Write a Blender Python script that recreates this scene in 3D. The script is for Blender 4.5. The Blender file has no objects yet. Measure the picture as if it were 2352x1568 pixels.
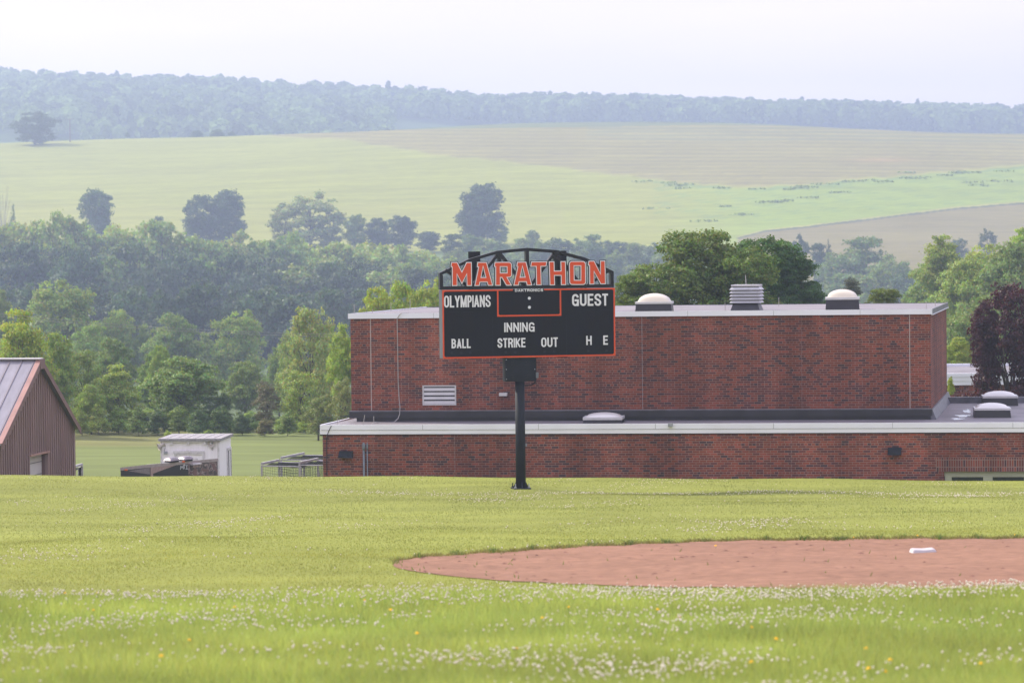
import bpy, bmesh, math, random
import numpy as np
from mathutils import Vector, Matrix
from mathutils.geometry import tessellate_polygon

sc = bpy.context.scene
COL = sc.collection
rnd = random.Random(7)
rng = np.random.default_rng(7)
R = math.radians

# ------------------------------------------------------------------ camera
F = 6533.0                 # focal length in units of a 2352 px wide frame
CU, CV = 1176.0, 784.0     # frame centre
HOR = 582.0                # row of the horizon at the frame centre
ROLL = R(0.6)
PITCH = math.atan((CV - HOR) / F)
fwd = Vector((0, math.cos(PITCH), -math.sin(PITCH)))
up0 = Vector((0, math.sin(PITCH), math.cos(PITCH)))
rt0 = Vector((1, 0, 0))
upv = up0 * math.cos(ROLL) + rt0 * math.sin(ROLL)
rtv = rt0 * math.cos(ROLL) - up0 * math.sin(ROLL)
cam_d = bpy.data.cameras.new('camera')
cam = bpy.data.objects.new('camera', cam_d)
COL.objects.link(cam)
cam.matrix_world = Matrix(((rtv.x, upv.x, -fwd.x, 0), (rtv.y, upv.y, -fwd.y, 0), (rtv.z, upv.z, -fwd.z, 0), (0, 0, 0, 1)))
cam_d.sensor_width = 36.0
cam_d.lens = 36.0 * F / 2352.0
cam_d.clip_start = 0.5
cam_d.clip_end = 20000
cam_d.dof.use_dof = True
cam_d.dof.focus_distance = 93
cam_d.dof.aperture_fstop = 2.2
sc.camera = cam

# ------------------------------------------------------------------ sky, sun, exposure
SUN_EL, SUN_AZ = R(38), R(-62)      # azimuth from +Y (view direction), negative = left
w = bpy.data.worlds.new('World')
sc.world = w
w.use_nodes = True
nt = w.node_tree
nt.nodes.clear()
sky = nt.nodes.new('ShaderNodeTexSky')
sky.sky_type = 'NISHITA'
sky.sun_disc = False
sky.sun_elevation = SUN_EL
sky.sun_rotation = SUN_AZ
sky.air_density = 1.0
sky.dust_density = 4.0
sky.ozone_density = 1.0
tc = nt.nodes.new('ShaderNodeTexCoord')
mp = nt.nodes.new('ShaderNodeMapping')
mp.inputs['Scale'].default_value = (1.2, 1.2, 9)
cn = nt.nodes.new('ShaderNodeTexNoise')
cn.inputs['Scale'].default_value = 2.2
cn.inputs['Detail'].default_value = 5
cr = nt.nodes.new('ShaderNodeValToRGB')
cr.color_ramp.elements[0].position = 0.3
cr.color_ramp.elements[0].color = (0.66, 0.66, 0.66, 1)
cr.color_ramp.elements[1].position = 0.72
cr.color_ramp.elements[1].color = (0.98, 0.98, 0.98, 1)
mx = nt.nodes.new('ShaderNodeMix')
mx.data_type = 'RGBA'
mx.inputs['B'].default_value = (8.6, 8.6, 11.2, 1)      # thin white high cloud
bg = nt.nodes.new('ShaderNodeBackground')
bg.inputs['Strength'].default_value = 0.11
wo = nt.nodes.new('ShaderNodeOutputWorld')
L = nt.links.new
L(tc.outputs['Generated'], mp.inputs['Vector'])
L(mp.outputs['Vector'], cn.inputs['Vector'])
L(cn.outputs['Fac'], cr.inputs['Fac'])
L(cr.outputs['Color'], mx.inputs['Factor'])
sz = nt.nodes.new('ShaderNodeSeparateXYZ')
zr_ = nt.nodes.new('ShaderNodeValToRGB')
ze_ = zr_.color_ramp.elements
ze_[0].position = 0.0; ze_[0].color = (.92, .76, .72, 1)
ze_[1].position = 0.75; ze_[1].color = (1, .99, 1.20, 1)
q_ = ze_.new(.12); q_.color = (.82, .70, .70, 1)
zm_ = nt.nodes.new('ShaderNodeMix'); zm_.data_type = 'RGBA'; zm_.blend_type = 'MULTIPLY'; zm_.inputs['Factor'].default_value = 1
zm_.inputs['A'].default_value = (11.2, 11.2, 11.9, 1)
L(tc.outputs['Generated'], sz.inputs['Vector']); L(sz.outputs['Z'], zr_.inputs['Fac'])
L(zr_.outputs['Color'], zm_.inputs['B']); L(zm_.outputs['Result'], mx.inputs['B'])
L(sky.outputs['Color'], mx.inputs['A'])
L(mx.outputs['Result'], bg.inputs['Color'])
L(bg.outputs['Background'], wo.inputs['Surface'])

sl = bpy.data.lights.new('sun', 'SUN')
sl.energy = 5.0
sl.angle = R(3)
sl.color = (1.0, 0.92, 0.76)
so = bpy.data.objects.new('sun', sl)
COL.objects.link(so)
sdir = Vector((math.sin(SUN_AZ) * math.cos(SUN_EL), math.cos(SUN_AZ) * math.cos(SUN_EL), math.sin(SUN_EL)))
so.rotation_euler = sdir.to_track_quat('Z', 'Y').to_euler()
so.location = (-60, 60, 120)

sc.view_settings.view_transform = 'Standard'
sc.view_settings.look = 'None'
sc.view_settings.exposure = 0.58
sc.view_settings.gamma = 1
sc.cycles.volume_bounces = 2
sc.cycles.max_bounces = 8
sc.cycles.use_denoising = True
sc.cycles.denoiser = 'OPENIMAGEDENOISE'
sc.cycles.caustics_reflective = False
sc.cycles.caustics_refractive = False

# ------------------------------------------------------------------ projection helpers
def P(u, v, d):
    """world point seen at (u, v) of the 2352-wide frame at distance d along Y"""
    k = fwd + rtv * ((u - CU) / F) - upv * ((v - CV) / F)
    return k * (d / k.y)

FAR0 = 205.0
_fa = [-100, 205, 290, 350, 430, 600, 1100, 2250, 3800]
_fb = [-100, 205, 520, 760, 880, 1050, 1600, 2800, 3300]
def far(d):
    return float(np.interp(d, _fa, _fb))
def unfar(y):
    return np.interp(y, _fb, _fa)
TR = math.tan(ROLL)
def hor(u):
    return HOR - (u - CU) * TR

# ------------------------------------------------------------------ terrain
UC = np.array([-300, 0, 400, 800, 1200, 1700, 2352, 2700], float)
def row3(l, c, r):
    return np.interp(UC, [0, 1176, 2352], [l, c, r])
_rows = []
def rz(d, *z):
    z = z if len(z) == 3 else (z[0],) * 3
    _rows.append((d, row3(*z)))
def rr(d, *rel):
    rel = rel if len(rel) == 3 else (rel[0],) * 3
    _rows.append((d, -row3(*rel) * d / F))
rz(-60, -1.5); rz(0, -1.75); rz(10, -2.55); rz(20, -3.5)
rr(26, 1003); rr(32, 886); rr(38, 794); rr(39.2, 792); rr(41, 774); rr(50, 692); rr(54, 667); rr(65, 622); rr(77, 578)
rr(89, 530, 546, 560); rr(95, 506, 522, 542); rr(98, 494, 511, 532)
rz(102, -8.9, -9.0, -9.1); rz(106, -9.7); rz(112, -10.3); rz(120, -10.8); rz(130, -11.1); rr(150, 499, 497, 497)
rr(175, 440, 447, 450); rr(200, 388, 412, 411)
rz(240, -13.6); rz(300, -13); rz(350, -9); rz(430, -3.5); rz(500, -0.5)
crest = np.interp(UC, [0, 400, 800, 1200, 1700, 2352], [-272, -276, -286, -296.5, -298, -272])
for d, k in ((600, .09), (680, .17), (800, .44), (900, .66), (1000, .85), (1050, .93), (1100, 1.0)):
    _rows.append((d, -crest * k * d / F))
_rows.append((1160, -crest * 1100 / F + 0.6))
_rows.append((1300, -crest * 1100 / F - 6))
rz(1480, 57, 40, 40)
sky_v = np.interp(UC, [0, 400, 800, 1000, 1200, 1700, 2352], [170, 175, 202, 224, 229, 236, 250])
ridge_rel = sky_v + 34 - (HOR - (UC - CU) * TR)
_rows.append((1850, -(ridge_rel * .86) * 1850 / F))
_rows.append((2250, -ridge_rel * 2250 / F))
_rows.append((2600, -ridge_rel * 2250 / F - 12))
_rows.append((3800, -ridge_rel * 2250 / F - 60))
_rows = [(far(d), z * far(d) / d if d > FAR0 else z) for d, z in _rows]
_rd = np.array([r[0] for r in _rows], float)
_rzv = np.array([r[1] for r in _rows], float)
# dense, lightly smoothed table
_D = np.concatenate([np.arange(-60, 130, 0.25), np.arange(130, 700, 1.5), np.arange(700, 6001, 5.0)])
_Z = np.empty((len(_D), len(UC)))
for j in range(len(UC)):
    raw = lambda q: np.interp(q, _rd, _rzv[:, j])
    acc = 0
    for o in np.linspace(-1, 1, 9):
        acc = acc + raw(_D + o * np.clip(_D * 0.03, 0.6, 60) * np.where((_D > 90) & (_D < 104), 0.35, 1))
    _Z[:, j] = acc / 9
def TZ(x, y):
    """terrain height (vectorised)"""
    x = np.asarray(x, float); y = np.asarray(y, float)
    u = np.clip(CU + F * x / np.maximum(y, 14), UC[0], UC[-1])
    j = np.clip(np.searchsorted(UC, u) - 1, 0, len(UC) - 2)
    t = (u - UC[j]) / (UC[j + 1] - UC[j])
    t = t * t * (3 - 2 * t) * .5 + t * .5
    i = np.clip(np.searchsorted(_D, y) - 1, 0, len(_D) - 2)
    s = np.clip((y - _D[i]) / (_D[i + 1] - _D[i]), 0, 1)
    a = _Z[i, j] * (1 - s) + _Z[i + 1, j] * s
    b = _Z[i, j + 1] * (1 - s) + _Z[i + 1, j + 1] * s
    z = a * (1 - t) + b * t
    fw = np.clip((y - 650) / 300, 0, 1)
    z = z + fw * (1.6 * np.sin(x * .008 + y * .005) + .8 * np.sin(x * .021 - y * .012 + 1))
    near = np.clip((y - 20) / 10, 0, 1) * np.clip((100 - y) / 6, 0, 1)
    z = z + near * .025 * (np.sin(x * .9 + y * .37) + np.sin(x * .41 - y * .63 + 2))
    return z
def tz(x, y):
    return float(TZ(np.array([x]), np.array([y]))[0])
def XU(u, d):
    return (u - CU) / F * d
def solve_d(u, v, d0, d1):
    ds = np.arange(d0, d1, .05)
    x = XU(u, ds)
    vv = hor(u) - TZ(x, ds) / ds * F
    return float(ds[np.argmin(np.abs(vv - v))])

# ------------------------------------------------------------------ object helpers
MW = {}
def tag(o, label=None, cat=None, group=None, kind=None):
    if label: o['label'] = label
    if cat: o['category'] = cat
    if group: o['group'] = group
    if kind: o['kind'] = kind
    return o
def thing(name, label, cat, loc, rot=0.0, group=None):
    o = bpy.data.objects.new(name, None)
    o.empty_display_size = .3
    COL.objects.link(o)
    o.location = loc
    o.rotation_euler = (0, 0, rot)
    MW[o.name] = Matrix.Translation(Vector(loc)) @ Matrix.Rotation(rot, 4, 'Z')
    return tag(o, label, cat, group)
def link_mesh(name, me, parent=None):
    o = bpy.data.objects.new(name, me)
    COL.objects.link(o)
    if parent is not None:
        o.parent = parent
        MW[o.name] = MW[parent.name]
    else:
        MW[o.name] = Matrix.Identity(4)
    return o

class MB:
    """collects polygons in world (or local) coordinates and links them as one mesh"""
    def __init__(s):
        s.v = []; s.f = []; s.mi = []
    def poly(s, pts, mi=0):
        n = len(s.v); s.v += [Vector(p) for p in pts]; s.f.append(tuple(range(n, n + len(pts)))); s.mi.append(mi); return s
    def box(s, x0, x1, y0, y1, z0, z1, M=None, mi=0):
        c = [(x0, y0, z0), (x1, y0, z0), (x1, y1, z0), (x0, y1, z0), (x0, y0, z1), (x1, y0, z1), (x1, y1, z1), (x0, y1, z1)]
        return s.hexa(c, M, mi)
    def hexa(s, c, M=None, mi=0):
        n = len(s.v)
        c = [Vector(p) for p in c]
        if M is not None: c = [M @ p for p in c]
        s.v += c
        for f in ((3, 2, 1, 0), (4, 5, 6, 7), (0, 1, 5, 4), (1, 2, 6, 5), (2, 3, 7, 6), (3, 0, 4, 7)):
            s.f.append(tuple(n + i for i in f)); s.mi.append(mi)
        return s
    def prism(s, poly, holes, y0, y1, mi=0, M=None):
        """polygon in XZ (y0 = front) extruded along Y"""
        loops = [poly] + list(holes)
        fl = [p for l in loops for p in l]
        tris = tessellate_polygon([[Vector((p[0], p[1], 0)) for p in l] for l in loops])
        n = len(s.v)
        for y in (y0, y1):
            for p in fl:
                q = Vector((p[0], y, p[1]))
                s.v.append(M @ q if M is not None else q)
        m = len(fl)
        for t in tris:
            s.f.append((n + t[0], n + t[1], n + t[2])); s.mi.append(mi)
            s.f.append((n + m + t[2], n + m + t[1], n + m + t[0])); s.mi.append(mi)
        k = 0
        for l in loops:
            for i in range(len(l)):
                a, b = k + i, k + (i + 1) % len(l)
                s.f.append((n + a, n + b, n + m + b, n + m + a)); s.mi.append(mi)
            k += len(l)
        return s
    def bar(s, a, b, wx, wy, upd=(0, 0, 1), mi=0):
        a = Vector(a); b = Vector(b); d = (b - a).normalized(); u_ = Vector(upd)
        if abs(d.dot(u_)) > .98: u_ = Vector((0, 1, 0))
        x = d.cross(u_).normalized(); y = x.cross(d).normalized()
        c = []
        for p in (a, b):
            c += [p - x * wx / 2 - y * wy / 2, p + x * wx / 2 - y * wy / 2, p + x * wx / 2 + y * wy / 2, p - x * wx / 2 + y * wy / 2]
        return s.hexa(c, None, mi)
    def tube(s, pts, r, n=8, mi=0, cap=True):
        pts = [Vector(p) for p in pts]
        rs = r if isinstance(r, (list, tuple)) else [r] * len(pts)
        base = len(s.v)
        px = None
        for i, p in enumerate(pts):
            d = (pts[min(i + 1, len(pts) - 1)] - pts[max(i - 1, 0)]).normalized()
            if px is None:
                px = d.orthogonal().normalized()
            px = (px - d * px.dot(d)).normalized()
            py = d.cross(px)
            for k in range(n):
                a = 2 * math.pi * k / n
                s.v.append(p + (px * math.cos(a) + py * math.sin(a)) * rs[i])
        for i in range(len(pts) - 1):
            for k in range(n):
                a = base + i * n + k; b = base + i * n + (k + 1) % n
                s.f.append((a, b, b + n, a + n)); s.mi.append(mi)
        if cap:
            s.f.append(tuple(base + k for k in reversed(range(n)))); s.mi.append(mi)
            e = base + (len(pts) - 1) * n
            s.f.append(tuple(e + k for k in range(n))); s.mi.append(mi)
        return s
    def dome(s, cx, cy, hx, hy, z0, h, M=None, n=14, pw=2.0, mi=0):
        """skylight bubble over a rectangle"""
        base = len(s.v)
        for j in range(n + 1):
            for i in range(n + 1):
                a = -1 + 2 * i / n; b = -1 + 2 * j / n
                q = (1 - abs(a) ** pw) * (1 - abs(b) ** pw)
                p = Vector((cx + hx * a, cy + hy * b, z0 + h * max(q, 0) ** .5))
                s.v.append(M @ p if M is not None else p)
        for j in range(n):
            for i in range(n):
                k = base + j * (n + 1) + i
                s.f.append((k, k + 1, k + n + 2, k + n + 1)); s.mi.append(mi)
        return s
    def build(s, name, mats, parent=None, local=False, smooth=False, bevel=0, label=None):
        me = bpy.data.meshes.new(name)
        vs = s.v
        if parent is not None and not local:
            inv = MW[parent.name].inverted()
            vs = [inv @ p for p in vs]
        me.from_pydata([tuple(p) for p in vs], [], s.f)
        for m in (mats if isinstance(mats, (list, tuple)) else [mats]):
            me.materials.append(m)
        me.polygons.foreach_set('material_index', s.mi)
        bm = bmesh.new(); bm.from_mesh(me)
        bmesh.ops.recalc_face_normals(bm, faces=bm.faces)
        if bevel:
            bmesh.ops.remove_doubles(bm, verts=bm.verts, dist=1e-5)
            bmesh.ops.bevel(bm, geom=[e for e in bm.edges if len(e.link_faces) == 2 and e.calc_face_angle(0) > .6], offset=bevel, segments=2, affect='EDGES', profile=.6)
        uv = bm.loops.layers.uv.new('UVMap')
        for f in bm.faces:
            f.smooth = smooth
            n_ = f.normal
            if abs(n_.z) < .75:
                t = Vector((-n_.y, n_.x, 0)).normalized() if (abs(n_.x) + abs(n_.y)) > 1e-6 else Vector((1, 0, 0))
                for l in f.loops: l[uv].uv = (l.vert.co.dot(t), l.vert.co.z)
            else:
                for l in f.loops: l[uv].uv = (l.vert.co.x, l.vert.co.y)
        bm.to_mesh(me); bm.free()
        o = link_mesh(name, me, parent)
        if label: o['label'] = label
        return o

def np_mesh(name, verts, faces, mats, color=None, smooth=False, mat_index=None):
    """verts (n,3), faces (m,k) -> mesh data; color (n,) or (n,3) goes into the attribute 'tone'"""
    me = bpy.data.meshes.new(name)
    nv, nf, k = len(verts), len(faces), faces.shape[1]
    me.vertices.add(nv); me.vertices.foreach_set('co', np.ascontiguousarray(verts, np.float32).ravel())
    me.loops.add(nf * k); me.loops.foreach_set('vertex_index', np.ascontiguousarray(faces, np.int32).ravel())
    me.polygons.add(nf)
    me.polygons.foreach_set('loop_start', np.arange(0, nf * k, k, dtype=np.int32))
    me.polygons.foreach_set('loop_total', np.full(nf, k, np.int32))
    if smooth: me.polygons.foreach_set('use_smooth', np.ones(nf, bool))
    if mat_index is not None: me.polygons.foreach_set('material_index', mat_index.astype(np.int32))
    if color is not None:
        c = np.ones((nv, 4), np.float32)
        color = np.asarray(color, np.float32)
        c[:, :3] = color[:, None] if color.ndim == 1 else color
        a = me.color_attributes.new('tone', 'FLOAT_COLOR', 'POINT')
        a.data.foreach_set('color', c.ravel())
    for m in mats: me.materials.append(m)
    me.update(calc_edges=True)
    me.validate()
    return me

# ------------------------------------------------------------------ materials
def nodes_of(name):
    m = bpy.data.materials.new(name); m.use_nodes = True
    t = m.node_tree
    return m, t, t.nodes['Principled BSDF'], t.nodes, t.links.new
def mat(name, col, rough=.6, var=.12, scale=3.0, spec=.3, metal=0, bump=0, bscale=40, stretch=None):
    m, t, b, N, K = nodes_of(name)
    b.inputs['Roughness'].default_value = rough
    b.inputs['Specular IOR Level'].default_value = spec
    b.inputs['Metallic'].default_value = metal
    g = N.new('ShaderNodeNewGeometry')
    src = g.outputs['Position']
    if stretch:
        mpn = N.new('ShaderNodeMapping'); mpn.inputs['Scale'].default_value = stretch
        K(src, mpn.inputs['Vector']); src = mpn.outputs['Vector']
    no = N.new('ShaderNodeTexNoise'); no.inputs['Scale'].default_value = scale; no.inputs['Detail'].default_value = 6
    K(src, no.inputs['Vector'])
    r = N.new('ShaderNodeValToRGB')
    r.color_ramp.elements[0].position = .3; r.color_ramp.elements[1].position = .7
    r.color_ramp.elements[0].color = tuple(c * (1 - var) for c in col) + (1,)
    r.color_ramp.elements[1].color = tuple(min(c * (1 + var), 1) for c in col) + (1,)
    K(no.outputs['Fac'], r.inputs['Fac']); K(r.outputs['Color'], b.inputs['Base Color'])
    if bump:
        n2 = N.new('ShaderNodeTexNoise'); n2.inputs['Scale'].default_value = bscale; n2.inputs['Detail'].default_value = 4
        K(src, n2.inputs['Vector'])
        bp = N.new('ShaderNodeBump'); bp.inputs['Strength'].default_value = bump; bp.inputs['Distance'].default_value = .02
        K(n2.outputs['Fac'], bp.inputs['Height']); K(bp.outputs['Normal'], b.inputs['Normal'])
    return m

def brick_mat(name, soldier=False):
    m, t, b, N, K = nodes_of(name)
    b.inputs['Roughness'].default_value = .85
    b.inputs['Specular IOR Level'].default_value = .15
    uv = N.new('ShaderNodeUVMap'); uv.uv_map = 'UVMap'
    src = uv.outputs['UV']
    if soldier:
        mp_ = N.new('ShaderNodeMapping'); mp_.inputs['Rotation'].default_value = (0, 0, R(90)); K(src, mp_.inputs['Vector']); src = mp_.outputs['Vector']
    br = N.new('ShaderNodeTexBrick')
    br.offset = 0.0 if soldier else .5
    br.inputs['Color1'].default_value = (0, 0, 0, 1); br.inputs['Color2'].default_value = (1, 1, 1, 1)
    br.inputs['Mortar'].default_value = (0, 0, 0, 1)
    br.inputs['Scale'].default_value = 1
    br.inputs['Mortar Size'].default_value = .014 if soldier else .0072
    br.inputs['Mortar Smooth'].default_value = .15
    br.inputs['Brick Width'].default_value = .248
    br.inputs['Row Height'].default_value = .083
    if not soldier:
        br.squash = .52; br.squash_frequency = 6
    K(src, br.inputs['Vector'])
    r = N.new('ShaderNodeValToRGB'); r.color_ramp.interpolation = 'LINEAR'
    e = r.color_ramp.elements
    e[0].position = 0; e[0].color = (.055, .032, .036, 1)
    e[1].position = 1; e[1].color = (.245, .062, .042, 1)
    for p, c in ((.05, (.062, .034, .037)), (.09, (.090, .034, .034)), (.36, (.124, .040, .032)), (.55, (.166, .048, .031)), (.8, (.198, .053, .031))):
        q = e.new(p); q.color = c + (1,)
    K(br.outputs['Color'], r.inputs['Fac'])
    # stains running down the wall
    g = N.new('ShaderNodeNewGeometry')
    ms = N.new('ShaderNodeMapping'); ms.inputs['Scale'].default_value = (.42, .42, .06); K(g.outputs['Position'], ms.inputs['Vector'])
    n1 = N.new('ShaderNodeTexNoise'); n1.inputs['Scale'].default_value = 1.6; n1.inputs['Detail'].default_value = 7; n1.inputs['Roughness'].default_value = .6
    K(ms.outputs['Vector'], n1.inputs['Vector'])
    rs = N.new('ShaderNodeMapRange'); rs.inputs['From Min'].default_value = .35; rs.inputs['From Max'].default_value = .68
    rs.inputs['To Min'].default_value = .64; rs.inputs['To Max'].default_value = 1.22
    K(n1.outputs['Fac'], rs.inputs['Value'])
    mo = N.new('ShaderNodeMix'); mo.data_type = 'RGBA'; mo.inputs['B'].default_value = (.24, .165, .140, 1)
    K(br.outputs['Fac'], mo.inputs['Factor']); K(r.outputs['Color'], mo.inputs['A'])
    mu = N.new('ShaderNodeMix'); mu.data_type = 'RGBA'; mu.blend_type = 'MULTIPLY'; mu.inputs['Factor'].default_value = 1
    K(mo.outputs['Result'], mu.inputs['A']); K(rs.outputs['Result'], mu.inputs['B'])
    K(mu.outputs['Result'], b.inputs['Base Color'])
    bp = N.new('ShaderNodeBump'); bp.inputs['Strength'].default_value = .6; bp.inputs['Distance'].default_value = .008; bp.invert = True
    K(br.outputs['Fac'], bp.inputs['Height']); K(bp.outputs['Normal'], b.inputs['Normal'])
    return m

def leaf_mat(name, trans=.34, tint=(1.25, 1.2, .55)):
    m = bpy.data.materials.new(name); m.use_nodes = True
    t = m.node_tree; N = t.nodes; K = t.links.new; N.clear()
    oi = N.new('ShaderNodeObjectInfo')
    at = N.new('ShaderNodeAttribute'); at.attribute_name = 'tone'
    mu = N.new('ShaderNodeMix'); mu.data_type = 'RGBA'; mu.blend_type = 'MULTIPLY'; mu.inputs['Factor'].default_value = 1
    K(oi.outputs['Color'], mu.inputs['A']); K(at.outputs['Color'], mu.inputs['B'])
    di = N.new('ShaderNodeBsdfPrincipled'); di.inputs['Roughness'].default_value = .55; di.inputs['Specular IOR Level'].default_value = .25
    tr = N.new('ShaderNodeBsdfTranslucent')
    mt = N.new('ShaderNodeMix'); mt.data_type = 'RGBA'; mt.blend_type = 'MULTIPLY'; mt.inputs['Factor'].default_value = 1; mt.inputs['B'].default_value = tint + (1,)
    K(mu.outputs['Result'], mt.inputs['A'])
    K(mu.outputs['Result'], di.inputs['Base Color']); K(mt.outputs['Result'], tr.inputs['Color'])
    ms = N.new('ShaderNodeMixShader'); ms.inputs['Fac'].default_value = trans
    o = N.new('ShaderNodeOutputMaterial')
    K(di.outputs['BSDF'], ms.inputs[1]); K(tr.outputs['BSDF'], ms.inputs[2]); K(ms.outputs['Shader'], o.inputs['Surface'])
    return m

def attr_mat(name, rough=.9, trans=0.0, n_scale=.6, n_amp=.25, fine=9.0, fine_amp=.25, stretch=(1, 1, 1), bump=0, spec=.1):
    """colour from attribute 'tone' broken up by two noises in world space"""
    m, t, b, N, K = nodes_of(name)
    b.inputs['Roughness'].default_value = rough; b.inputs['Specular IOR Level'].default_value = spec
    at = N.new('ShaderNodeAttribute'); at.attribute_name = 'tone'
    g = N.new('ShaderNodeNewGeometry')
    mp_ = N.new('ShaderNodeMapping'); mp_.inputs['Scale'].default_value = stretch; K(g.outputs['Position'], mp_.inputs['Vector'])
    cur = at.outputs['Color']
    for s_, a_ in ((n_scale, n_amp), (fine, fine_amp)):
        no = N.new('ShaderNodeTexNoise'); no.inputs['Scale'].default_value = s_; no.inputs['Detail'].default_value = 5
        K(mp_.outputs['Vector'], no.inputs['Vector'])
        mr = N.new('ShaderNodeMapRange'); mr.inputs['From Min'].default_value = .3; mr.inputs['From Max'].default_value = .7
        mr.inputs['To Min'].default_value = 1 - a_; mr.inputs['To Max'].default_value = 1 + a_
        K(no.outputs['Fac'], mr.inputs['Value'])
        mu = N.new('ShaderNodeMix'); mu.data_type = 'RGBA'; mu.blend_type = 'MULTIPLY'; mu.inputs['Factor'].default_value = 1
        K(cur, mu.inputs['A']); K(mr.outputs['Result'], mu.inputs['B']); cur = mu.outputs['Result']
        last = no
    K(cur, b.inputs['Base Color'])
    if bump:
        bp = N.new('ShaderNodeBump'); bp.inputs['Strength'].default_value = bump; bp.inputs['Distance'].default_value = .05
        K(last.outputs['Fac'], bp.inputs['Height']); K(bp.outputs['Normal'], b.inputs['Normal'])
    if trans:
        tr = N.new('ShaderNodeBsdfTranslucent'); K(cur, tr.inputs['Color'])
        ms = N.new('ShaderNodeMixShader'); ms.inputs['Fac'].default_value = trans
        o = N['Material Output']
        K(b.outputs['BSDF'], ms.inputs[1]); K(tr.outputs['BSDF'], ms.inputs[2]); K(ms.outputs['Shader'], o.inputs['Surface'])
    return m

M = {}
M['brick'] = brick_mat('red brick')
M['soldier'] = brick_mat('soldier brick', True)
M['fascia'] = mat('white metal fascia', (.67, .68, .75), .45, .05, .8)
M['caulk'] = mat('pale caulk', (.36, .31, .29), .8)
M['roof'] = mat('roof membrane', (.165, .148, .16), .6, .22, .5, stretch=(1, 1, 1))
M['flash'] = mat('black rubber flashing', (.022, .021, .027), .45, .35, 1.2, spec=.4)
M['flash_edge'] = mat('grey flashing edge', (.10, .10, .12), .4, .4, 2.5, spec=.4)
M['black'] = mat('black painted metal', (.006, .0065, .010), .42, .2, 2, spec=.25)
M['board'] = mat('scoreboard black', (.0045, .0052, .0085), .5, .15, 1.5, spec=.15)
M['charcoal'] = mat('charcoal painted metal', (.011, .013, .018), .65, .2, 3, spec=.15)
M['side_grey'] = mat('grey aluminium side', (.055, .062, .075), .45, .1, 3)
M['orange'] = mat('orange vinyl', (.56, .062, .012), .5, .04, 4)
M['white'] = mat('white vinyl', (.62, .63, .66), .55, .05, 6)
M['digit'] = mat('unlit digit mask', (.0085, .008, .0105), .6, .3, 60, spec=.12)
M['digit_line'] = mat('digit cover edge', (.012, .013, .02), .5, .1, 5, spec=.15)
M['concrete'] = mat('concrete', (.30, .27, .23), .9, .2, 6)
M['galv'] = mat('galvanised steel', (.26, .28, .30), .45, .2, 6, spec=.5)
M['grey_conduit'] = mat('grey conduit', (.14, .16, .18), .45, .2, 6)
M['cable'] = mat('dark cable', (.03, .028, .03), .6)
M['cable_lt'] = mat('weathered cable', (.32, .30, .29), .7)
M['louver'] = mat('white louver', (.46, .45, .47), .4, .06, 3)
M['dark'] = mat('dark void', (.02, .02, .024), .8)
M['dome'] = mat('milky skylight acrylic', (.48, .43, .35), .3, .03, 1, spec=.5)
M['dome_w'] = mat('white skylight acrylic', (.58, .56, .54), .3, .03, 1, spec=.5)
M['dome_f'] = mat('aluminium skylight frame', (.50, .50, .50), .4, .08, 4)
M['win_frame'] = mat('olive window frame', (.34, .36, .25), .5, .06, 4)
M['barn_wall'] = mat('brown ribbed steel', (.150, .078, .076), .5, .14, 1.2, spec=.3, stretch=(2, 2, .3))
M['barn_trim'] = mat('brown trim', (.33, .185, .155), .45, .12, 2)
M['barn_trim_d'] = mat('dark brown trim', (.165, .10, .096), .5, .12, 2)
M['barn_roof'] = mat('galvalume roof', (.22, .205, .235), .38, .14, 1.4, spec=.5, stretch=(3, 1, .3))
M['barn_door'] = mat('pale door panel', (.52, .50, .50), .5, .06, 2)
M['shed_white'] = mat('white painted board', (.78, .74, .78), .6, .05, 2.5, stretch=(6, 6, .5))
M['shed_trim'] = mat('worn white trim', (.56, .53, .55), .6, .18, 8)
M['shingle'] = mat('grey shingles', (.25, .235, .245), .8, .3, 9, bump=.4)
M['horn'] = mat('beige horn speaker', (.42, .38, .33), .5, .06, 4)
M['tr_roof'] = mat('white trailer roof', (.62, .60, .60), .4, .1, 3)
M['tr_trim'] = mat('aluminium trim', (.36, .31, .31), .35, .15, 6, metal=.3)
M['tr_black'] = mat('black trailer skin', (.018, .017, .022), .3, .2, 2, spec=.5)
M['tr_plate'] = mat('diamond plate', (.22, .19, .20), .35, .2, 30, metal=.4, bump=.4, bscale=60)
M['tr_pink'] = mat('brushed plate', (.36, .26, .25), .35, .15, 10, metal=.3)
M['lamp'] = mat('orange marker lens', (.70, .12, .02), .3, .05, 5, spec=.5)
M['goal'] = mat('white goal frame', (.36, .345, .37), .45, .12, 6)
M['net'] = mat('dark net', (.028, .028, .032), .9)
M['slat'] = mat('grey ventilator slat', (.40, .40, .43), .4, .08, 4)
M['wood_pole'] = mat('weathered pole', (.17, .14, .12), .9, .2, 5)
M['bark'] = mat('bark', (.085, .07, .055), .95, .3, 3, bump=.5, bscale=12)
M['bark_pale'] = mat('pale dead wood', (.24, .22, .20), .95, .2, 3)
M['base'] = mat('white base rubber', (.40, .36, .365), .6, .08, 12, bump=.2, bscale=60)
M['petal'] = mat('dandelion yellow', (.80, .47, .01), .7, .1, 30)
M['stem'] = mat('flower stem', (.12, .18, .04), .8)
M['tyre'] = mat('tyre rubber', (.02, .02, .02), .85)
M['leaf'] = leaf_mat('broad leaf')
M['leaf_needle'] = leaf_mat('needle leaf', .15, (1.1, 1.1, .7))
M['leaf_purple'] = leaf_mat('purple leaf', .28, (2.2, .45, .5))
M['ground'] = attr_mat('ground cover', .95, 0, .06, .13, .5, .15, stretch=(.28, 1.1, 1), bump=0)
M['blade'] = attr_mat('grass blade', .6, .48, .10, .13, .7, .17, stretch=(.8, .5, 1), spec=.25)
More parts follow.
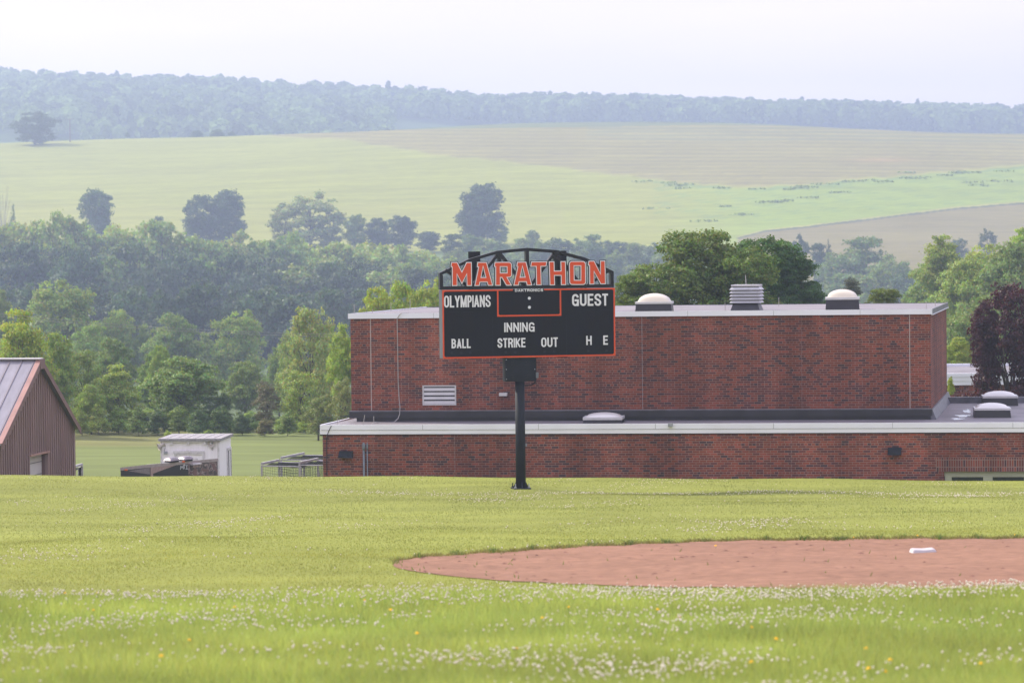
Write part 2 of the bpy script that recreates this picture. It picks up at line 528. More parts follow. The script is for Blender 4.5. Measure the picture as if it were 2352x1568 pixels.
M['clover'] = attr_mat('clover head', .8, .15, 1, .05, 30, .08)
M['dirt'] = attr_mat('infield dirt', .95, 0, .8, .10, 12, .30, stretch=(.35, 1, 1), bump=.8)
M['forest'] = attr_mat('forest leaf', .8, .25, .012, .18, .12, .2)

# mural on the trailer
m, t, b, N, K = nodes_of('painted mural')
b.inputs['Roughness'].default_value = .35
g = N.new('ShaderNodeNewGeometry')
no = N.new('ShaderNodeTexNoise'); no.inputs['Scale'].default_value = 2.2; no.inputs['Detail'].default_value = 2; no.inputs['Distortion'].default_value = 2.4
K(g.outputs['Position'], no.inputs['Vector'])
r = N.new('ShaderNodeValToRGB'); e = r.color_ramp.elements
e[0].position = .3; e[0].color = (.05, .035, .036, 1); e[1].position = .75; e[1].color = (.14, .075, .07, 1)
for p, c in ((.46, (.075, .06, .06)), (.50, (.36, .29, .28)), (.53, (.10, .055, .052)), (.6, (.17, .095, .09))):
    q = e.new(p); q.color = c + (1,)
K(no.outputs['Fac'], r.inputs['Fac']); K(r.outputs['Color'], b.inputs['Base Color'])
M['mural'] = m
# window glass
m, t, b, N, K = nodes_of('dark window glass')
b.inputs['Base Color'].default_value = (.02, .026, .02, 1); b.inputs['Roughness'].default_value = .08; b.inputs['Specular IOR Level'].default_value = .6
M['glass'] = m

# ------------------------------------------------------------------ ground sheet
def poly_v(pts, u):
    return np.interp(u, [p[0] for p in pts], [p[1] for p in pts])
TAN_LOW = [(-400, 300), (540, 311), (800, 324), (1000, 357), (1200, 377), (1400, 402), (1600, 424), (1720, 431), (1850, 425), (2000, 410), (2200, 394), (2352, 381), (2700, 360)]
GRN_LOW = [(-400, 900), (1650, 700), (1700, 545), (1760, 530), (1850, 521), (2000, 503), (2200, 478), (2352, 466), (2700, 440)]
us = np.concatenate([np.linspace(-9000, -700, 24), np.linspace(-680, -120, 24), np.arange(-100, 2460, 8.0), np.linspace(2475, 3050, 24), np.linspace(3080, 11500, 24)])
ds = np.concatenate([np.arange(-40, 20, 2.5), np.arange(20, 92, .8), np.arange(92, 104, .25), np.arange(104, 135, 1), np.arange(135, 240, 2.5), np.arange(240, 560, 8), np.arange(560, 1190, 3.2), np.arange(1190, 1500, 12), np.arange(1500, 3801, 40)])
ds = np.array([far(float(q)) for q in ds])
UU, DD = np.meshgrid(us, ds)
XX = (UU - CU) / F * np.maximum(DD, 25.0)
ZZ = TZ(XX, DD)
def ground_colour(x, y, z, seed=3):
    u = CU + F * x / np.maximum(y, 14)
    v = hor(u) - z / np.maximum(y, 14) * F
    y = unfar(y)
    c = np.empty(x.shape + (3,))
    c[:] = (.185, .202, .042)                                        # mown grass
    def put(mask, col, w=1.0):
        c[mask] = c[mask] * (1 - w) + np.array(col) * w
    put(y < 40, (.15, .20, .032))                                  # longer clover meadow
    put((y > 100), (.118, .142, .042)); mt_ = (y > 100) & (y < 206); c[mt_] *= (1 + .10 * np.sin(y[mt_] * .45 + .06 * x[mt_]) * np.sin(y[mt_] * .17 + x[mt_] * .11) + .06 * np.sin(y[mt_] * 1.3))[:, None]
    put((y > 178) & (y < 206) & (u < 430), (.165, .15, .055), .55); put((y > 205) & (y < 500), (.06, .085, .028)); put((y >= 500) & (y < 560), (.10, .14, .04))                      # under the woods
    hill = (y >= 560) & (y < 1500)
    put(hill, (.205, .218, .034))                                    # hay field
    band = np.sin(v * .55 + .012 * u + 2 * np.sin(u * .006)) * .5 + np.sin(v * 1.3 + u * .004) * .3
    c[hill] *= (1 + .085 * band[hill])[:, None]
    put(hill & (v > 470) & (u < 1300), (.215, .218, .040), .5)
    put(hill & (v < 420) & (u < 900), (.205, .215, .038), .5)
    tlow = poly_v(TAN_LOW, u)
    jag = 1.2 * np.sin(u * .09) + 1.0 * np.sin(u * .037 + 1)
    tan = hill & (v < tlow + jag) & (u > 420)
    tw_ = np.clip((tlow + jag - v) / 9 + .25, 0, 1) * np.clip((u - 420) / 260, .25, 1)
    put(tan, (.178, .158, .042), tw_[tan][:, None])                                     # young crop over bare soil
    s1 = np.sin(v * .75 - u * .006 + 1.5 * np.sin(u * .004)) + .6 * np.sin(v * 1.9 + u * .011)
    put(tan & (s1 > .55), (.235, .21, .062), .55)
    put(tan & (s1 < -.7), (.125, .105, .052), .55)
    put(tan & (v < 322 + (u - 1500) * .012) & (u > 1350) & (s1 < .3), (.13, .14, .065), .6)
    pw_ = np.exp(-((v - 368) / 5) ** 2 - ((u - 2030) / 70) ** 2)[..., None] * tan[..., None] * .45
    c[:] = c * (1 - pw_) + np.array((.34, .20, .085)) * pw_
    put(tan & (np.abs(v - tlow - jag) < 2.0), (.26, .27, .07), .45)
    cv = hor(u) + np.interp(u, UC, crest)
    put(hill & (v < cv + 9 * np.clip((u - 700) / 500, 0, 1)) & (u > 700), (.10, .125, .055))
    rg = hill & (v > tlow + jag + 2) & (u > 1500) & (v < poly_v(GRN_LOW, u))
    put(rg, (.180, .235, .036), np.clip((u[rg] - 1500) / 250, 0, 1)[:, None] if rg.any() else 1)
    hb = np.sin(u * .021 + v * .35) + np.sin(u * .057 - v * .21) + np.sin(u * .13 + v * .9)
    put(rg & (hb > 1.0) & (np.abs(v - tlow - 38) < 40), (.12, .185, .05), .55)
    put(rg & (v < tlow + jag + 7 + 2 * np.sin(u * .05)) & (np.sin(u * .043) + np.sin(u * .017) > -.4), (.11, .17, .05), .6)
    glow = poly_v(GRN_LOW, u)
    dark = hill & (u > 1690) & (np.abs(v - glow) < 3.2)
    low = (y >= 430) & (y < 1500) & (u > 1690) & (v > glow)
    put(low, (.158, .138, .050))
    put(low & (np.sin(v * .9 + u * .012) > .5), (.17, .145, .07), .6)
    put(dark, (.06, .07, .04))  # shadow of the grass edge, painted as a dark line along the boundary
    put(dark & (v < glow - .5), (.30, .29, .085), .8)
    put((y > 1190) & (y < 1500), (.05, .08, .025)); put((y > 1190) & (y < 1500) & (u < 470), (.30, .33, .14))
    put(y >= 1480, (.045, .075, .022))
    return c
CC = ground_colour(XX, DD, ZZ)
nr, nc = UU.shape
idx = np.arange(nr * nc).reshape(nr, nc)
fc = np.stack([idx[:-1, :-1], idx[:-1, 1:], idx[1:, 1:], idx[1:, :-1]], -1).reshape(-1, 4)
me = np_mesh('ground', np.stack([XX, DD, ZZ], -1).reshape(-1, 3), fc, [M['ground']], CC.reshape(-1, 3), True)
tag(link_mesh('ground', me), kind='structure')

# infield dirt: a sheet just above the grass
UP = [(896, 1296), (905, 1289), (960, 1282), (1100, 1271), (1300, 1259), (1500, 1249), (1700, 1243), (2000, 1239), (2352, 1237), (2700, 1240), (3000, 1262), (3150, 1296)]
LO = [(896, 1300), (905, 1306), (960, 1318), (1100, 1332), (1300, 1344), (1500, 1350), (1800, 1353), (2352, 1355), (2700, 1350), (3000, 1325), (3150, 1300)]
du = np.concatenate([np.arange(896, 1000, 6), np.arange(1000, 3151, 20)])
dirt_near = []; dirt_far = []
for u_ in du:
    ju = .9 * math.sin(u_ * .05) + .7 * math.sin(u_ * .017 + 1) + .5 * math.sin(u_ * .21)
    dirt_far.append(solve_d(u_, float(poly_v(UP, u_)) + ju, 41, 60))
    dirt_near.append(solve_d(u_, float(poly_v(LO, u_)) + ju * .8, 40, 58))
dirt_near = np.array(dirt_near); dirt_far = np.array(dirt_far)
dirt_far = np.maximum(dirt_far, dirt_near + .05)
tt = np.linspace(0, 1, 26)
DY = dirt_near[None, :] * (1 - tt[:, None]) + dirt_far[None, :] * tt[:, None]
DX = XU(du[None, :], DY)
DZ = TZ(DX, DY) + .012
dc = np.empty(DX.shape + (3,)); dc[:] = (.215, .117, .078)
i2 = np.arange(DX.size).reshape(DX.shape)
f2 = np.stack([i2[:-1, :-1], i2[:-1, 1:], i2[1:, 1:], i2[1:, :-1]], -1).reshape(-1, 4)
tag(link_mesh('infield_dirt', np_mesh('infield_dirt', np.stack([DX, DY, DZ], -1).reshape(-1, 3), f2, [M['dirt']], dc.reshape(-1, 3), True)), kind='structure')
def on_dirt(x, y, margin=0.0):
    u = CU + F * x / np.maximum(y, 14)
    a = np.interp(u, du, dirt_near, left=1e9, right=1e9); b = np.interp(u, du, dirt_far, left=-1e9, right=-1e9)
    return (y > a - margin) & (y < b + margin)

# ------------------------------------------------------------------ scoreboard (local frame: X along the face, Y back, Z up from the cabinet's lower edge)
SB_ROT = R(12)
o0 = P(1017.4, 823.8, 88.4)
sb_base = Vector((0, 0, 0))
KX = 5.53 / 690.5; KZ = 2.134 / 274.0
def SL(sx, sy):
    """photo pixel (4096 wide) on the face -> local X, Z"""
    yb = 1434.7 - 12.9 * (sx - 1771.9) / 690.5
    k = KZ * (1 + .0115 * (sx - 1771.9) / 690.5)
    return ((sx - 1771.9) * KX, (yb - sy) * k)
sb = thing('scoreboard', 'black baseball scoreboard on a single charcoal pole under orange arched lettering', 'scoreboard', (o0.x, o0.y, o0.z), SB_ROT)
CW, CH, CD = 5.53, 2.134, .58
MB().box(0, CW, .02, CD, 0, CH).build('cabinet', [M['side_grey']], sb, True, bevel=.008)
MB().box(.004, CW - .004, .004, .016, .004, CH - .004).build('face_panel', [M['board']], sb, True)
def rrect(x0, x1, z0, z1, r, n=5):
    pts = []
    for cx, cz, a0 in ((x1 - r, z1 - r, 0), (x0 + r, z1 - r, 90), (x0 + r, z0 + r, 180), (x1 - r, z0 + r, 270)):
        for k in range(n + 1):
            a = R(a0 + 90 * k / n); pts.append((cx + r * math.cos(a), cz + r * math.sin(a)))
    return pts
bw = .047
DKX0, _ = SL(2052, 1160); DKX1, _ = SL(2178, 1160)
# the orange border: frame with rounded inner corners; gap for the maker's lettering at the top
outer = [(DKX0, CH), (0, CH), (0, 0), (CW, 0), (CW, CH), (DKX1, CH), (DKX1, CH - bw)]
inner = rrect(bw, CW - bw, bw, CH - bw, .06)
def between(pts):  # inner ring walked from the right of the gap round to its left
    return pts
ring = [p for p in rrect(bw, CW - bw, bw, CH - bw, .06)]
# order: start right top -> go clockwise (right, bottom, left) to the left of the gap
tr = ring[0:6]; tl = ring[6:12]; bl = ring[12:18]; brr = ring[18:24]
path = list(reversed(tr)) + list(reversed(brr)) + list(reversed(bl)) + list(reversed(tl)) + [(DKX0, CH - bw)]
MB().prism(outer + path, [], -.002, .003).build('border', [M['orange']], sb, True)
cx0, cz0 = SL(1989, 1266.5); cx1, _ = SL(2245.4, 1262.8)
czb = cz0
c_in = rrect(cx0 + bw, cx1 - bw, czb + bw, CH - bw + .001, .05)
ctop = CH - bw - .0005
c_path = [(cx0 + bw, ctop)] + c_in[12:18] + c_in[18:24] + [(cx1 - bw, ctop)]
c_outer = [(cx1, ctop), (cx1, czb), (cx0, czb), (cx0, ctop)]
MB().prism(c_path + c_outer, [], -.0015, .0035).build('clock_border', [M['orange']], sb, True)

# stroke lettering --------------------------------------------------
def spline(pts, n=5):
    out = []
    P_ = [pts[0]] + list(pts) + [pts[-1]]
    for i in range(1, len(P_) - 2):
        p0, p1, p2, p3 = P_[i - 1], P_[i], P_[i + 1], P_[i + 2]
        for k in range(n):
            t_ = k / n
            out.append(tuple(.5 * (2 * p1[j] + (p2[j] - p0[j]) * t_ + (2 * p0[j] - 5 * p1[j] + 4 * p2[j] - p3[j]) * t_ * t_ + (3 * p1[j] - p0[j] - 3 * p2[j] + p3[j]) * t_ ** 3) for j in (0, 1)))
    out.append(pts[-1])
    return out
def ell(cx, cy, rx, ry, a0, a1, n=10):
    return [(cx + rx * math.cos(R(a0 + (a1 - a0) * k / n)), cy + ry * math.sin(R(a0 + (a1 - a0) * k / n))) for k in range(n + 1)]
OO = ell(.5, .72, .5, .28, 0, 180) + ell(.5, .28, .5, .28, 180, 360)
LOOP = lambda zt, zb, x=1.0: [(0, zt), (.45, zt)] + ell(.45, (zt + zb) / 2, x - .45, (zt - zb) / 2, 90, -90) + [(0, zb)]
GL = {
 'O': ([OO], True), 'L': ([[(0, 1), (0, 0), (1, 0)]], False),
 'Y': ([[(0, 1), (.5, .42)], [(1, 1), (.5, .42)], [(.5, .46), (.5, 0)]], False),
 'M': ([[(0, 0), (0, 1)], [(1, 0), (1, 1)], [(.02, 1), (.5, 0)], [(.98, 1), (.5, 0)]], False),
 'P': ([[(0, 0), (0, 1)], LOOP(1, .46)], False), 'I': ([[(.5, 0), (.5, 1)]], False),
 'A': ([[(0, 0), (.5, 1)], [(1, 0), (.5, 1)], [(.16, .25), (.84, .25)]], False),
 'N': ([[(0, 0), (0, 1)], [(1, 0), (1, 1)], [(.02, 1), (.98, 0)]], False),
 'S': ([spline([(1, .70), (.97, .85), (.75, .97), (.5, 1), (.2, .96), (.02, .82), (.06, .66), (.3, .56), (.7, .45), (.96, .32), (.99, .17), (.8, .03), (.5, 0), (.22, .03), (.03, .15), (0, .32)])], False),
 'G': ([ell(.5, .72, .5, .28, 5, 180) + ell(.5, .28, .5, .28, 180, 330) + [(1, .2), (1, .47), (.52, .47)], [(1, .3), (1, 0)]], False),
 'C': ([ell(.5, .72, .5, .28, 0, 180) + ell(.5, .28, .5, .28, 180, 360)], False),
 'U': ([[(0, 1)] + ell(.5, .28, .5, .28, 180, 360) + [(1, 1)]], False),
 'E': ([[(1, 1), (0, 1), (0, 0), (1, 0)], [(0, .52), (.88, .52)]], False),
 'T': ([[(0, 1), (1, 1)], [(.5, 1), (.5, 0)]], False),
 'B': ([[(0, 0), (0, 1)], LOOP(1, .53, .93), LOOP(.53, 0)], False),
 'K': ([[(0, 0), (0, 1)], [(1, 1), (.04, .38)], [(.3, .56), (1, 0)]], False),
 'R': ([[(0, 0), (0, 1)], LOOP(1, .48), [(.55, .48), (.85, .3), (.95, 0)]], False),
 'H': ([[(0, 0), (0, 1)], [(1, 0), (1, 1)], [(0, .52), (1, .52)]], False),
 'D': ([[(0, 0), (0, 1), (.5, 1)] + ell(.5, .5, .5, .5, 90, -90) + [(.5, 0), (0, 0)]], False),
}
def ribbon(pts, w, closed):
    n = len(pts); L_, R_ = [], []
    for i in range(n):
        if closed:
            a, c = pts[i - 1], pts[(i + 1) % n]
        else:
            a, c = pts[max(i - 1, 0)], pts[min(i + 1, n - 1)]
        p = pts[i]
        d1 = Vector((p[0] - a[0], p[1] - a[1])); d2 = Vector((c[0] - p[0], c[1] - p[1]))
        if d1.length < 1e-9: d1 = d2
        if d2.length < 1e-9: d2 = d1
        n1 = Vector((-d1.y, d1.x)).normalized(); n2 = Vector((-d2.y, d2.x)).normalized()
        nn = n1 + n2
        nn = nn.normalized() if nn.length > 1e-6 else n1
        k = w / 2 / max(nn.dot(n1), .5)
        L_.append((p[0] + nn.x * k, p[1] + nn.y * k)); R_.append((p[0] - nn.x * k, p[1] - nn.y * k))
    return L_, R_
def lettering(mb, text, x0, x1, zf, cap, w, y, widths=None, gap=.16):
    """zf(x) = baseline height; text drawn as raised strokes"""
    wd = [(.18 if c == 'I' else 1.22 if c == 'M' else 1.0 if c in 'OGNUSHBRKAY' else .86) for c in text] if widths is None else widths
    tot = sum(wd) + gap * (len(text) - 1)
    sx = (x1 - x0) / tot
    x = x0; lift = 0
    for c, k in zip(text, wd):
        cw = k * sx
        strokes, closed = GL[c]
        for st in strokes:
            iw = max(cw - w, 0)
            pts = [(w / 2 + p[0] * iw if c != 'I' else cw / 2, w / 2 + p[1] * (cap - w)) for p in st]
            if not closed:  # square ends
                a = Vector(pts[0]) - Vector(pts[1]); b = Vector(pts[-1]) - Vector(pts[-2])
                vert0 = abs(a.y) > 1e-6 or True
                pts[0] = tuple(Vector(pts[0]) + a.normalized() * w / 2 * (1 if c not in 'SGC' else 0))
                pts[-1] = tuple(Vector(pts[-1]) + b.normalized() * w / 2 * (1 if c not in 'SC' else 0))
            L_, R_ = ribbon(pts, w, closed)
            cl = lambda p: (min(max(p[0], -.02 * cap), cw + .02 * cap), min(max(p[1], 0), cap))
            L_ = [cl(p) for p in L_]; R_ = [cl(p) for p in R_]
            yy = y - lift * .0004; lift += 1
            n = len(L_)
            for i in range(n if closed else n - 1):
                j = (i + 1) % n
                q = [R_[i], R_[j], L_[j], L_[i]]
                mb.poly([(x + p[0], yy, zf(x + p[0]) + p[1]) for p in q])
        x += cw + gap * sx
    return mb
def caption(text, sx0, sx1, syt, syb, w, **kw):
    a, za = SL(sx0, syb); b_, zb = SL(sx1, syb - 12.9 * (sx1 - sx0) / 690.5)
    _, zt = SL(sx0, syt)
    cap = zt - za
    mb = MB()
    lettering(mb, text, a, b_, lambda x: za, cap, w * cap, .001, **kw)
    return mb.build('caption', [M['white']], sb, True, label='white ' + text + ' lettering')
z6 = lambda x, y: (1760 + x / 5.406, 1150 + y / 5.406)
z7 = lambda x, y: (2110 + x / 5.406, 1150 + y / 5.406)
def cap6(text, x0, x1, yt, yb, w, f=z6, **kw):
    a = f(x0, yt); b_ = f(x1, yb)
    caption(text, a[0], b_[0], a[1], f(x0, yb)[1], w, **kw)
cap6('OLYMPIANS', 100, 1098, 178, 434, .138, gap=.12)
cap6('GUEST', 968, 1752, 140, 400, .165, z7)
a_ = z6(1390, 760); b_ = z7(148, 956)
caption('INNING', a_[0], b_[0], a_[1], z6(1390, 962)[1], .165, gap=.18)
cap6('BALL', 252, 662, 1110, 1313, .165)
cap6('STRIKE', 1237, 1840, 1096, 1300, .165)
cap6('OUT', 290, 650, 1080, 1285, .165, z7)
cap6('H', 1268, 1388, 1042, 1240, .17, z7)
cap6('E', 1640, 1742, 1034, 1235, .17, z7)
a_ = SL(2060.6, 1166.6); b_ = SL(2173, 1166.6)
mb = MB(); lettering(mb, 'DAKTRONICS', a_[0], b_[0], lambda x: a_[1] - .004, .086, .0205, -.001, widths=[1, 1, 1, .95, 1, 1, 1, .2, 1, 1], gap=.2)
mb.build('caption', [M['white']], sb, True, label='small white DAKTRONICS lettering on top border')
for y in (231, 427):
    cx, cz = SL(*z7(42, y))
    MB().tube([(cx, .0, cz), (cx, .004, cz)], .047, 20).build('colon_dot', [M['white']], sb, True)
# unlit digit windows and lamps
def digit(sx0, sx1, sy0, sy1):
    x0, z1 = SL(sx0, sy0); x1, z0 = SL(sx1, sy1)
    mb = MB().box(x0, x1, .0025, .0038, z0, z1)
    o = mb.build('digit_window', [M['digit']], sb, True)
    MB().box(x0 - .01, x1 + .01, .0012, .0024, z1 + .004, z1 + .016).build('cover_edge', [M['digit_line']], o, True)
for x0, x1 in ((200, 410), (505, 725)): digit(*z6(x0, 535), z6(x1, 0)[0], 0) if False else digit(z6(x0, 0)[0], z6(x1, 0)[0], z6(0, 535)[1], z6(0, 950)[1])
for x0, x1, f in ((1305, 1530, z6), (1610, 1840, z6), (130, 350, z7), (440, 665, z7)):
    digit(f(x0, 0)[0], f(x1, 0)[0], f(0, 118)[1], f(0, 530)[1])
for x0, x1 in ((1250, 1470), (1555, 1780)): digit(z7(x0, 0)[0], z7(x1, 0)[0], z7(0, 490)[1], z7(0, 905)[1])
digit(z7(315, 0)[0], z7(520, 0)[0], z7(0, 690)[1], z7(0, 1040)[1])
for x, y, f in ((255, 1412, z6), (458, 1410, z6), (655, 1408, z6), (1420, 1398, z6), (1617, 1396, z6), (365, 1382, z7), (568, 1380, z7), (1310, 1366, z7), (1710, 1362, z7)):
    cx, cz = SL(*f(x, y))
    MB().tube([(cx, .0015, cz), (cx, .004, cz)], .042, 16).build('indicator_lamp', [M['digit_line']], sb, True)
x0, z1 = SL(*z6(1400, 734)); x1, _ = SL(*z7(172, 730))
MB().box(x0, x1, .0, .0035, z1, z1 + .018).build('cover_edge', [M['digit_line']], sb, True)
for px_ in (2110 + 838 / 5.406, 1760 + 1140 / 5.406):
    x0, _ = SL(px_, 1300)
    for za_, zb2 in ((bw + .004, cz0 - .004),):
        MB().box(x0 - .004, x0 + .004, .002, .0038, za_, zb2).build('panel_seam', [M['digit_line']], sb, True)
# arch truss ----------------------------------------------------------
z5 = lambda x, y: SL(1750 + x / 3.222, 980 + y / 3.222)
TY0, TY1 = .0, .26
def flat_bar(a, b_, wdt, y0=TY0 + .02, y1=TY1 - .02):
    a = Vector((a[0], 0, a[1])); b_ = Vector((b_[0], 0, b_[1])); d = (b_ - a).normalized(); n = Vector((-d.z, 0, d.x)) * wdt / 2
    c = [a - n, b_ - n, b_ + n, a + n]
    return MB().hexa([(p.x, y, p.z) for y in (y0, y1) for p in c])
top = [(42, 360), (180, 297), (420, 182), (780, 77), (1160, 38), (1560, 68), (1920, 165), (2282, 338)]
topL = [z5(*p) for p in top]
off = .088
low = [(p[0], p[1] - off * 1.06) for p in topL]
low[0] = (topL[0][0], topL[0][1] - .10); low[-1] = (topL[-1][0], topL[-1][1] - .10)
mb = MB().prism(topL + list(reversed(low)), [], TY0, TY1)
mb.build('arch_chord', [M['black']], sb, True)
zb0 = CH + .012; zb1 = CH + .115
xl, xr = topL[0][0], topL[-1][0]
MB().box(xl, xr, TY0, TY1, zb0, zb1).build('bottom_chord', [M['black']], sb, True)
def topz(x): return float(np.interp(x, [p[0] for p in topL], [p[1] for p in topL])) - off * 1.0
for px, wd in ((72, .105), (452, .07), (812, .10), (1168, .10), (1530, .10), (1900, .07), (2262, .105)):
    x, _ = z5(px, 400)
    if px == 72: x = xl + wd / 2
    if px == 2262: x = xr - wd / 2
    MB().box(x - wd / 2, x + wd / 2, TY0 + .01, TY1 - .01, zb1, topz(x) - .004).build('truss_post', [M['black']], sb, True)
zt = lambda px, py: z5(px, py)
for a, b_ in (((120, 320), (420, 545)), ((450, 545), (800, 115)), ((825, 115), (1145, 545)), ((1190, 545), (1520, 110)), ((1545, 110), (1885, 545)), ((1910, 545), (2220, 330))):
    flat_bar(z5(*a), z5(*b_), .085).build('truss_brace', [M['black']], sb, True)
for x0, x1, yt in ((475, 610, 86), (1595, 1728, 75)):
    xa, zz = z5(x0, yt); xb, _ = z5(x1, yt)
    mb = MB()
    mb.box(xa, xb, CD + .02, CD + .035, -.05, zz).box(xa, xb, CD + .26, CD + .275, -.05, zz).box((xa + xb) / 2 - .01, (xa + xb) / 2 + .01, CD + .035, CD + .26, -.05, zz)
    mb.build('rear_column', [M['black']], sb, True)
# sign letters: black backing > white outline > orange face ---------------
def offset_poly(poly, dist):
    """outward miter offset of a simple polygon (any winding)"""
    n = len(poly)
    area = sum(poly[i][0] * poly[(i + 1) % n][1] - poly[(i + 1) % n][0] * poly[i][1] for i in range(n)) / 2
    s = 1 if area > 0 else -1
    out = []
    for i in range(n):
        a, p, c = Vector(poly[i - 1]), Vector(poly[i]), Vector(poly[(i + 1) % n])
        d1 = (p - a).normalized(); d2 = (c - p).normalized()
        n1 = Vector((d1.y, -d1.x)) * s; n2 = Vector((d2.y, -d2.x)) * s
        b_ = n1 + n2
        if b_.length < 1e-6: b_ = n1
        b_.normalize()
        k = dist / max(b_.dot(n1), .38)
        out.append((p.x + b_.x * k, p.y + b_.y * k))
    return out
def arc(cx, cy, r, a0, a1, n=6):
    return [(cx + r * math.cos(R(a0 + (a1 - a0) * k / n)), cy + r * math.sin(R(a0 + (a1 - a0) * k / n))) for k in range(n + 1)]
LET = [
 ('M', 1790, [(222, 248), (440, 248), (660, 700), (885, 248), (1065, 246), (1068, 1240), (902, 1242), (887, 690), (655, 1138), (430, 688), (425, 1242), (248, 1245), (258, 410), (203, 402)], None),
 ('A', 1790, [(1385, 243), (1740, 243), (1995, 1228), (1835, 1232), (1795, 1080), (1440, 1083), (1405, 1240), (1252, 1242), (1432, 408), (1370, 405)], [(1603, 338), (1480, 918), (1748, 915)]),
 ('R', 1960, [(245, 240), (850, 235)] + arc(850, 333, 97, -75, 0) + arc(850, 770, 97, 0, 85) + [(728, 872), (922, 1222), (745, 1225), (545, 875), (440, 875), (440, 1228), (270, 1228), (280, 395), (225, 388)], [(440, 395), (785, 395), (785, 715), (440, 715)]),
 ('A', 1960, [(1245, 232), (1598, 230), (1835, 1215), (1672, 1218), (1635, 1063), (1278, 1068), (1248, 1222), (1083, 1225), (1275, 392), (1222, 385)], [(1453, 328), (1318, 905), (1592, 900)]),
 ('T', 2100, [(305, 220), (955, 212), (925, 370), (685, 378), (700, 1205), (530, 1208), (520, 380), (280, 383)], None),
 ('H', 2100, [(1108, 212), (1283, 210), (1288, 625), (1635, 618), (1628, 205), (1790, 203), (1805, 1195), (1640, 1198), (1640, 780), (1290, 782), (1300, 1205), (1130, 1208)], None),
 ('O', 2250, arc(435, 300, 105, 180, 270) + arc(910, 300, 105, 270, 360) + arc(910, 1083, 105, 0, 90) + arc(440, 1083, 105, 90, 180), [(500, 350), (850, 350), (842, 1033), (502, 1033)]),
 ('N', 2250, [(1205, 182), (1415, 180), (1725, 790), (1735, 175), (1898, 172), (1910, 1155), (1735, 1160), (1405, 570), (1400, 1165), (1240, 1168), (1240, 335), (1185, 325)], None)]
for ch, ox, pl, ho in LET:
    cv = lambda pts: [SL(ox + p[0] / 11.2, 1030 + p[1] / 11.2) for p in pts]
    f0 = cv(pl); h0 = cv(ho) if ho else None
    d1, d2 = .026, .048
    def shrink(h, k): return offset_poly(h, -k)
    hb = [shrink(h0, d2)] if h0 else []
    if ch == 'A' and h0:
        hb = [shrink(h0, d2 * .92)]
    base_o = MB().prism(offset_poly(f0, d2), hb, -.06, -.005).build('sign_letter', [M['black']], sb, True, label='orange letter ' + ch + ' with white edge on black backing')
    MB().prism(offset_poly(f0, d1), [shrink(h0, d1)] if h0 else [], -.066, -.0605).build('letter_outline', [M['white']], base_o, True)
    MB().prism(f0, [h0] if h0 else [], -.072, -.0665).build('letter_face', [M['orange']], base_o, True)
# equipment box, pole, base ------------------------------------------------
z8 = lambda x, y: SL(1950 + x / 2.8, 1420 + y / 2.8)
x0, z1 = z8(199, 36); x1, z0 = z8(540, 292)
eb = MB().box(x0, x1, .06, .50, z0, -.012).build('equipment_box', [M['charcoal']], sb, True, bevel=.012)
for px, py in ((268, 80), (428, 80), (268, 222), (428, 222)):
    xa, za = z8(px, py); xb, zb_ = z8(px + 36, py + 6)
    for k in (0, .075): MB().box(xa, xb, .05, .0605, zb_ - k, za - k + .004).build('vent_slot', [M['black']], eb, True)
for px, py in ((209, 52), (209, 160), (209, 270), (527, 158)):
    xa, za = z8(px, py)
    MB().tube([(xa, .05, za), (xa, .062, za)], .016, 10).build('bolt', [M['galv']], eb, True)
MB().box(x0 + .1, x1 - .02, .05, .45, -.011, -.001).build('mount_rail', [M['concrete']], sb, True)
pxl, _ = z8(320, 700); pxr, _ = z8(428, 700); pcx = (pxl + pxr) / 2; pr = (pxr - pxl) / 2
_, zbase = z8(385, 1490)
pcy = .28
MB().tube([(pcx, pcy, zbase), (pcx, pcy, z0 + .02)], [pr * 1.03, pr * .98], 28).build('pole', [M['charcoal']], sb, True, smooth=True)
pw_ = .275
bp = MB().box(pcx - pw_, pcx + pw_, pcy - pw_, pcy + pw_, zbase - .04, zbase).build('base_plate', [M['charcoal']], sb, True, bevel=.006)
for ax, ay in ((1, 0), (-1, 0), (0, 1), (0, -1)):
    mb = MB()
    c = Vector((pcx, pcy, 0)); d = Vector((ax, ay, 0)); n = Vector((-ay, ax, 0)) * .012
    tri = [c + d * pr * .98 + Vector((0, 0, zbase)), c + d * (pw_ - .03) + Vector((0, 0, zbase)), c + d * (pw_ - .05) + Vector((0, 0, zbase + .06)), c + d * pr * .98 + Vector((0, 0, zbase + .19))]
    a4 = [p - n for p in tri]; b4 = [p + n for p in tri]
    mb.hexa(a4 + b4)
    mb.build('gusset', [M['charcoal']], bp, True)
for ax in (-1, 1):
    for ay in (-1, 1):
        cx, cy = pcx + ax * (pw_ - .06), pcy + ay * (pw_ - .06)
        mb = MB().tube([(cx, cy, zbase - .14), (cx, cy, zbase + .14)], .018, 8).tube([(cx, cy, zbase + .001), (cx, cy, zbase + .045)], .036, 6).tube([(cx, cy, zbase - .11), (cx, cy, zbase - .045)], .04, 6)
        mb.build('anchor_bolt', [M['galv'] if ay < 0 else M['charcoal']], bp, True)
zg = zbase - .13
MB().tube([(pcx, pcy, zg - .35), (pcx, pcy, zg)], .78, 28).build('footing', [M['concrete']], sb, True)
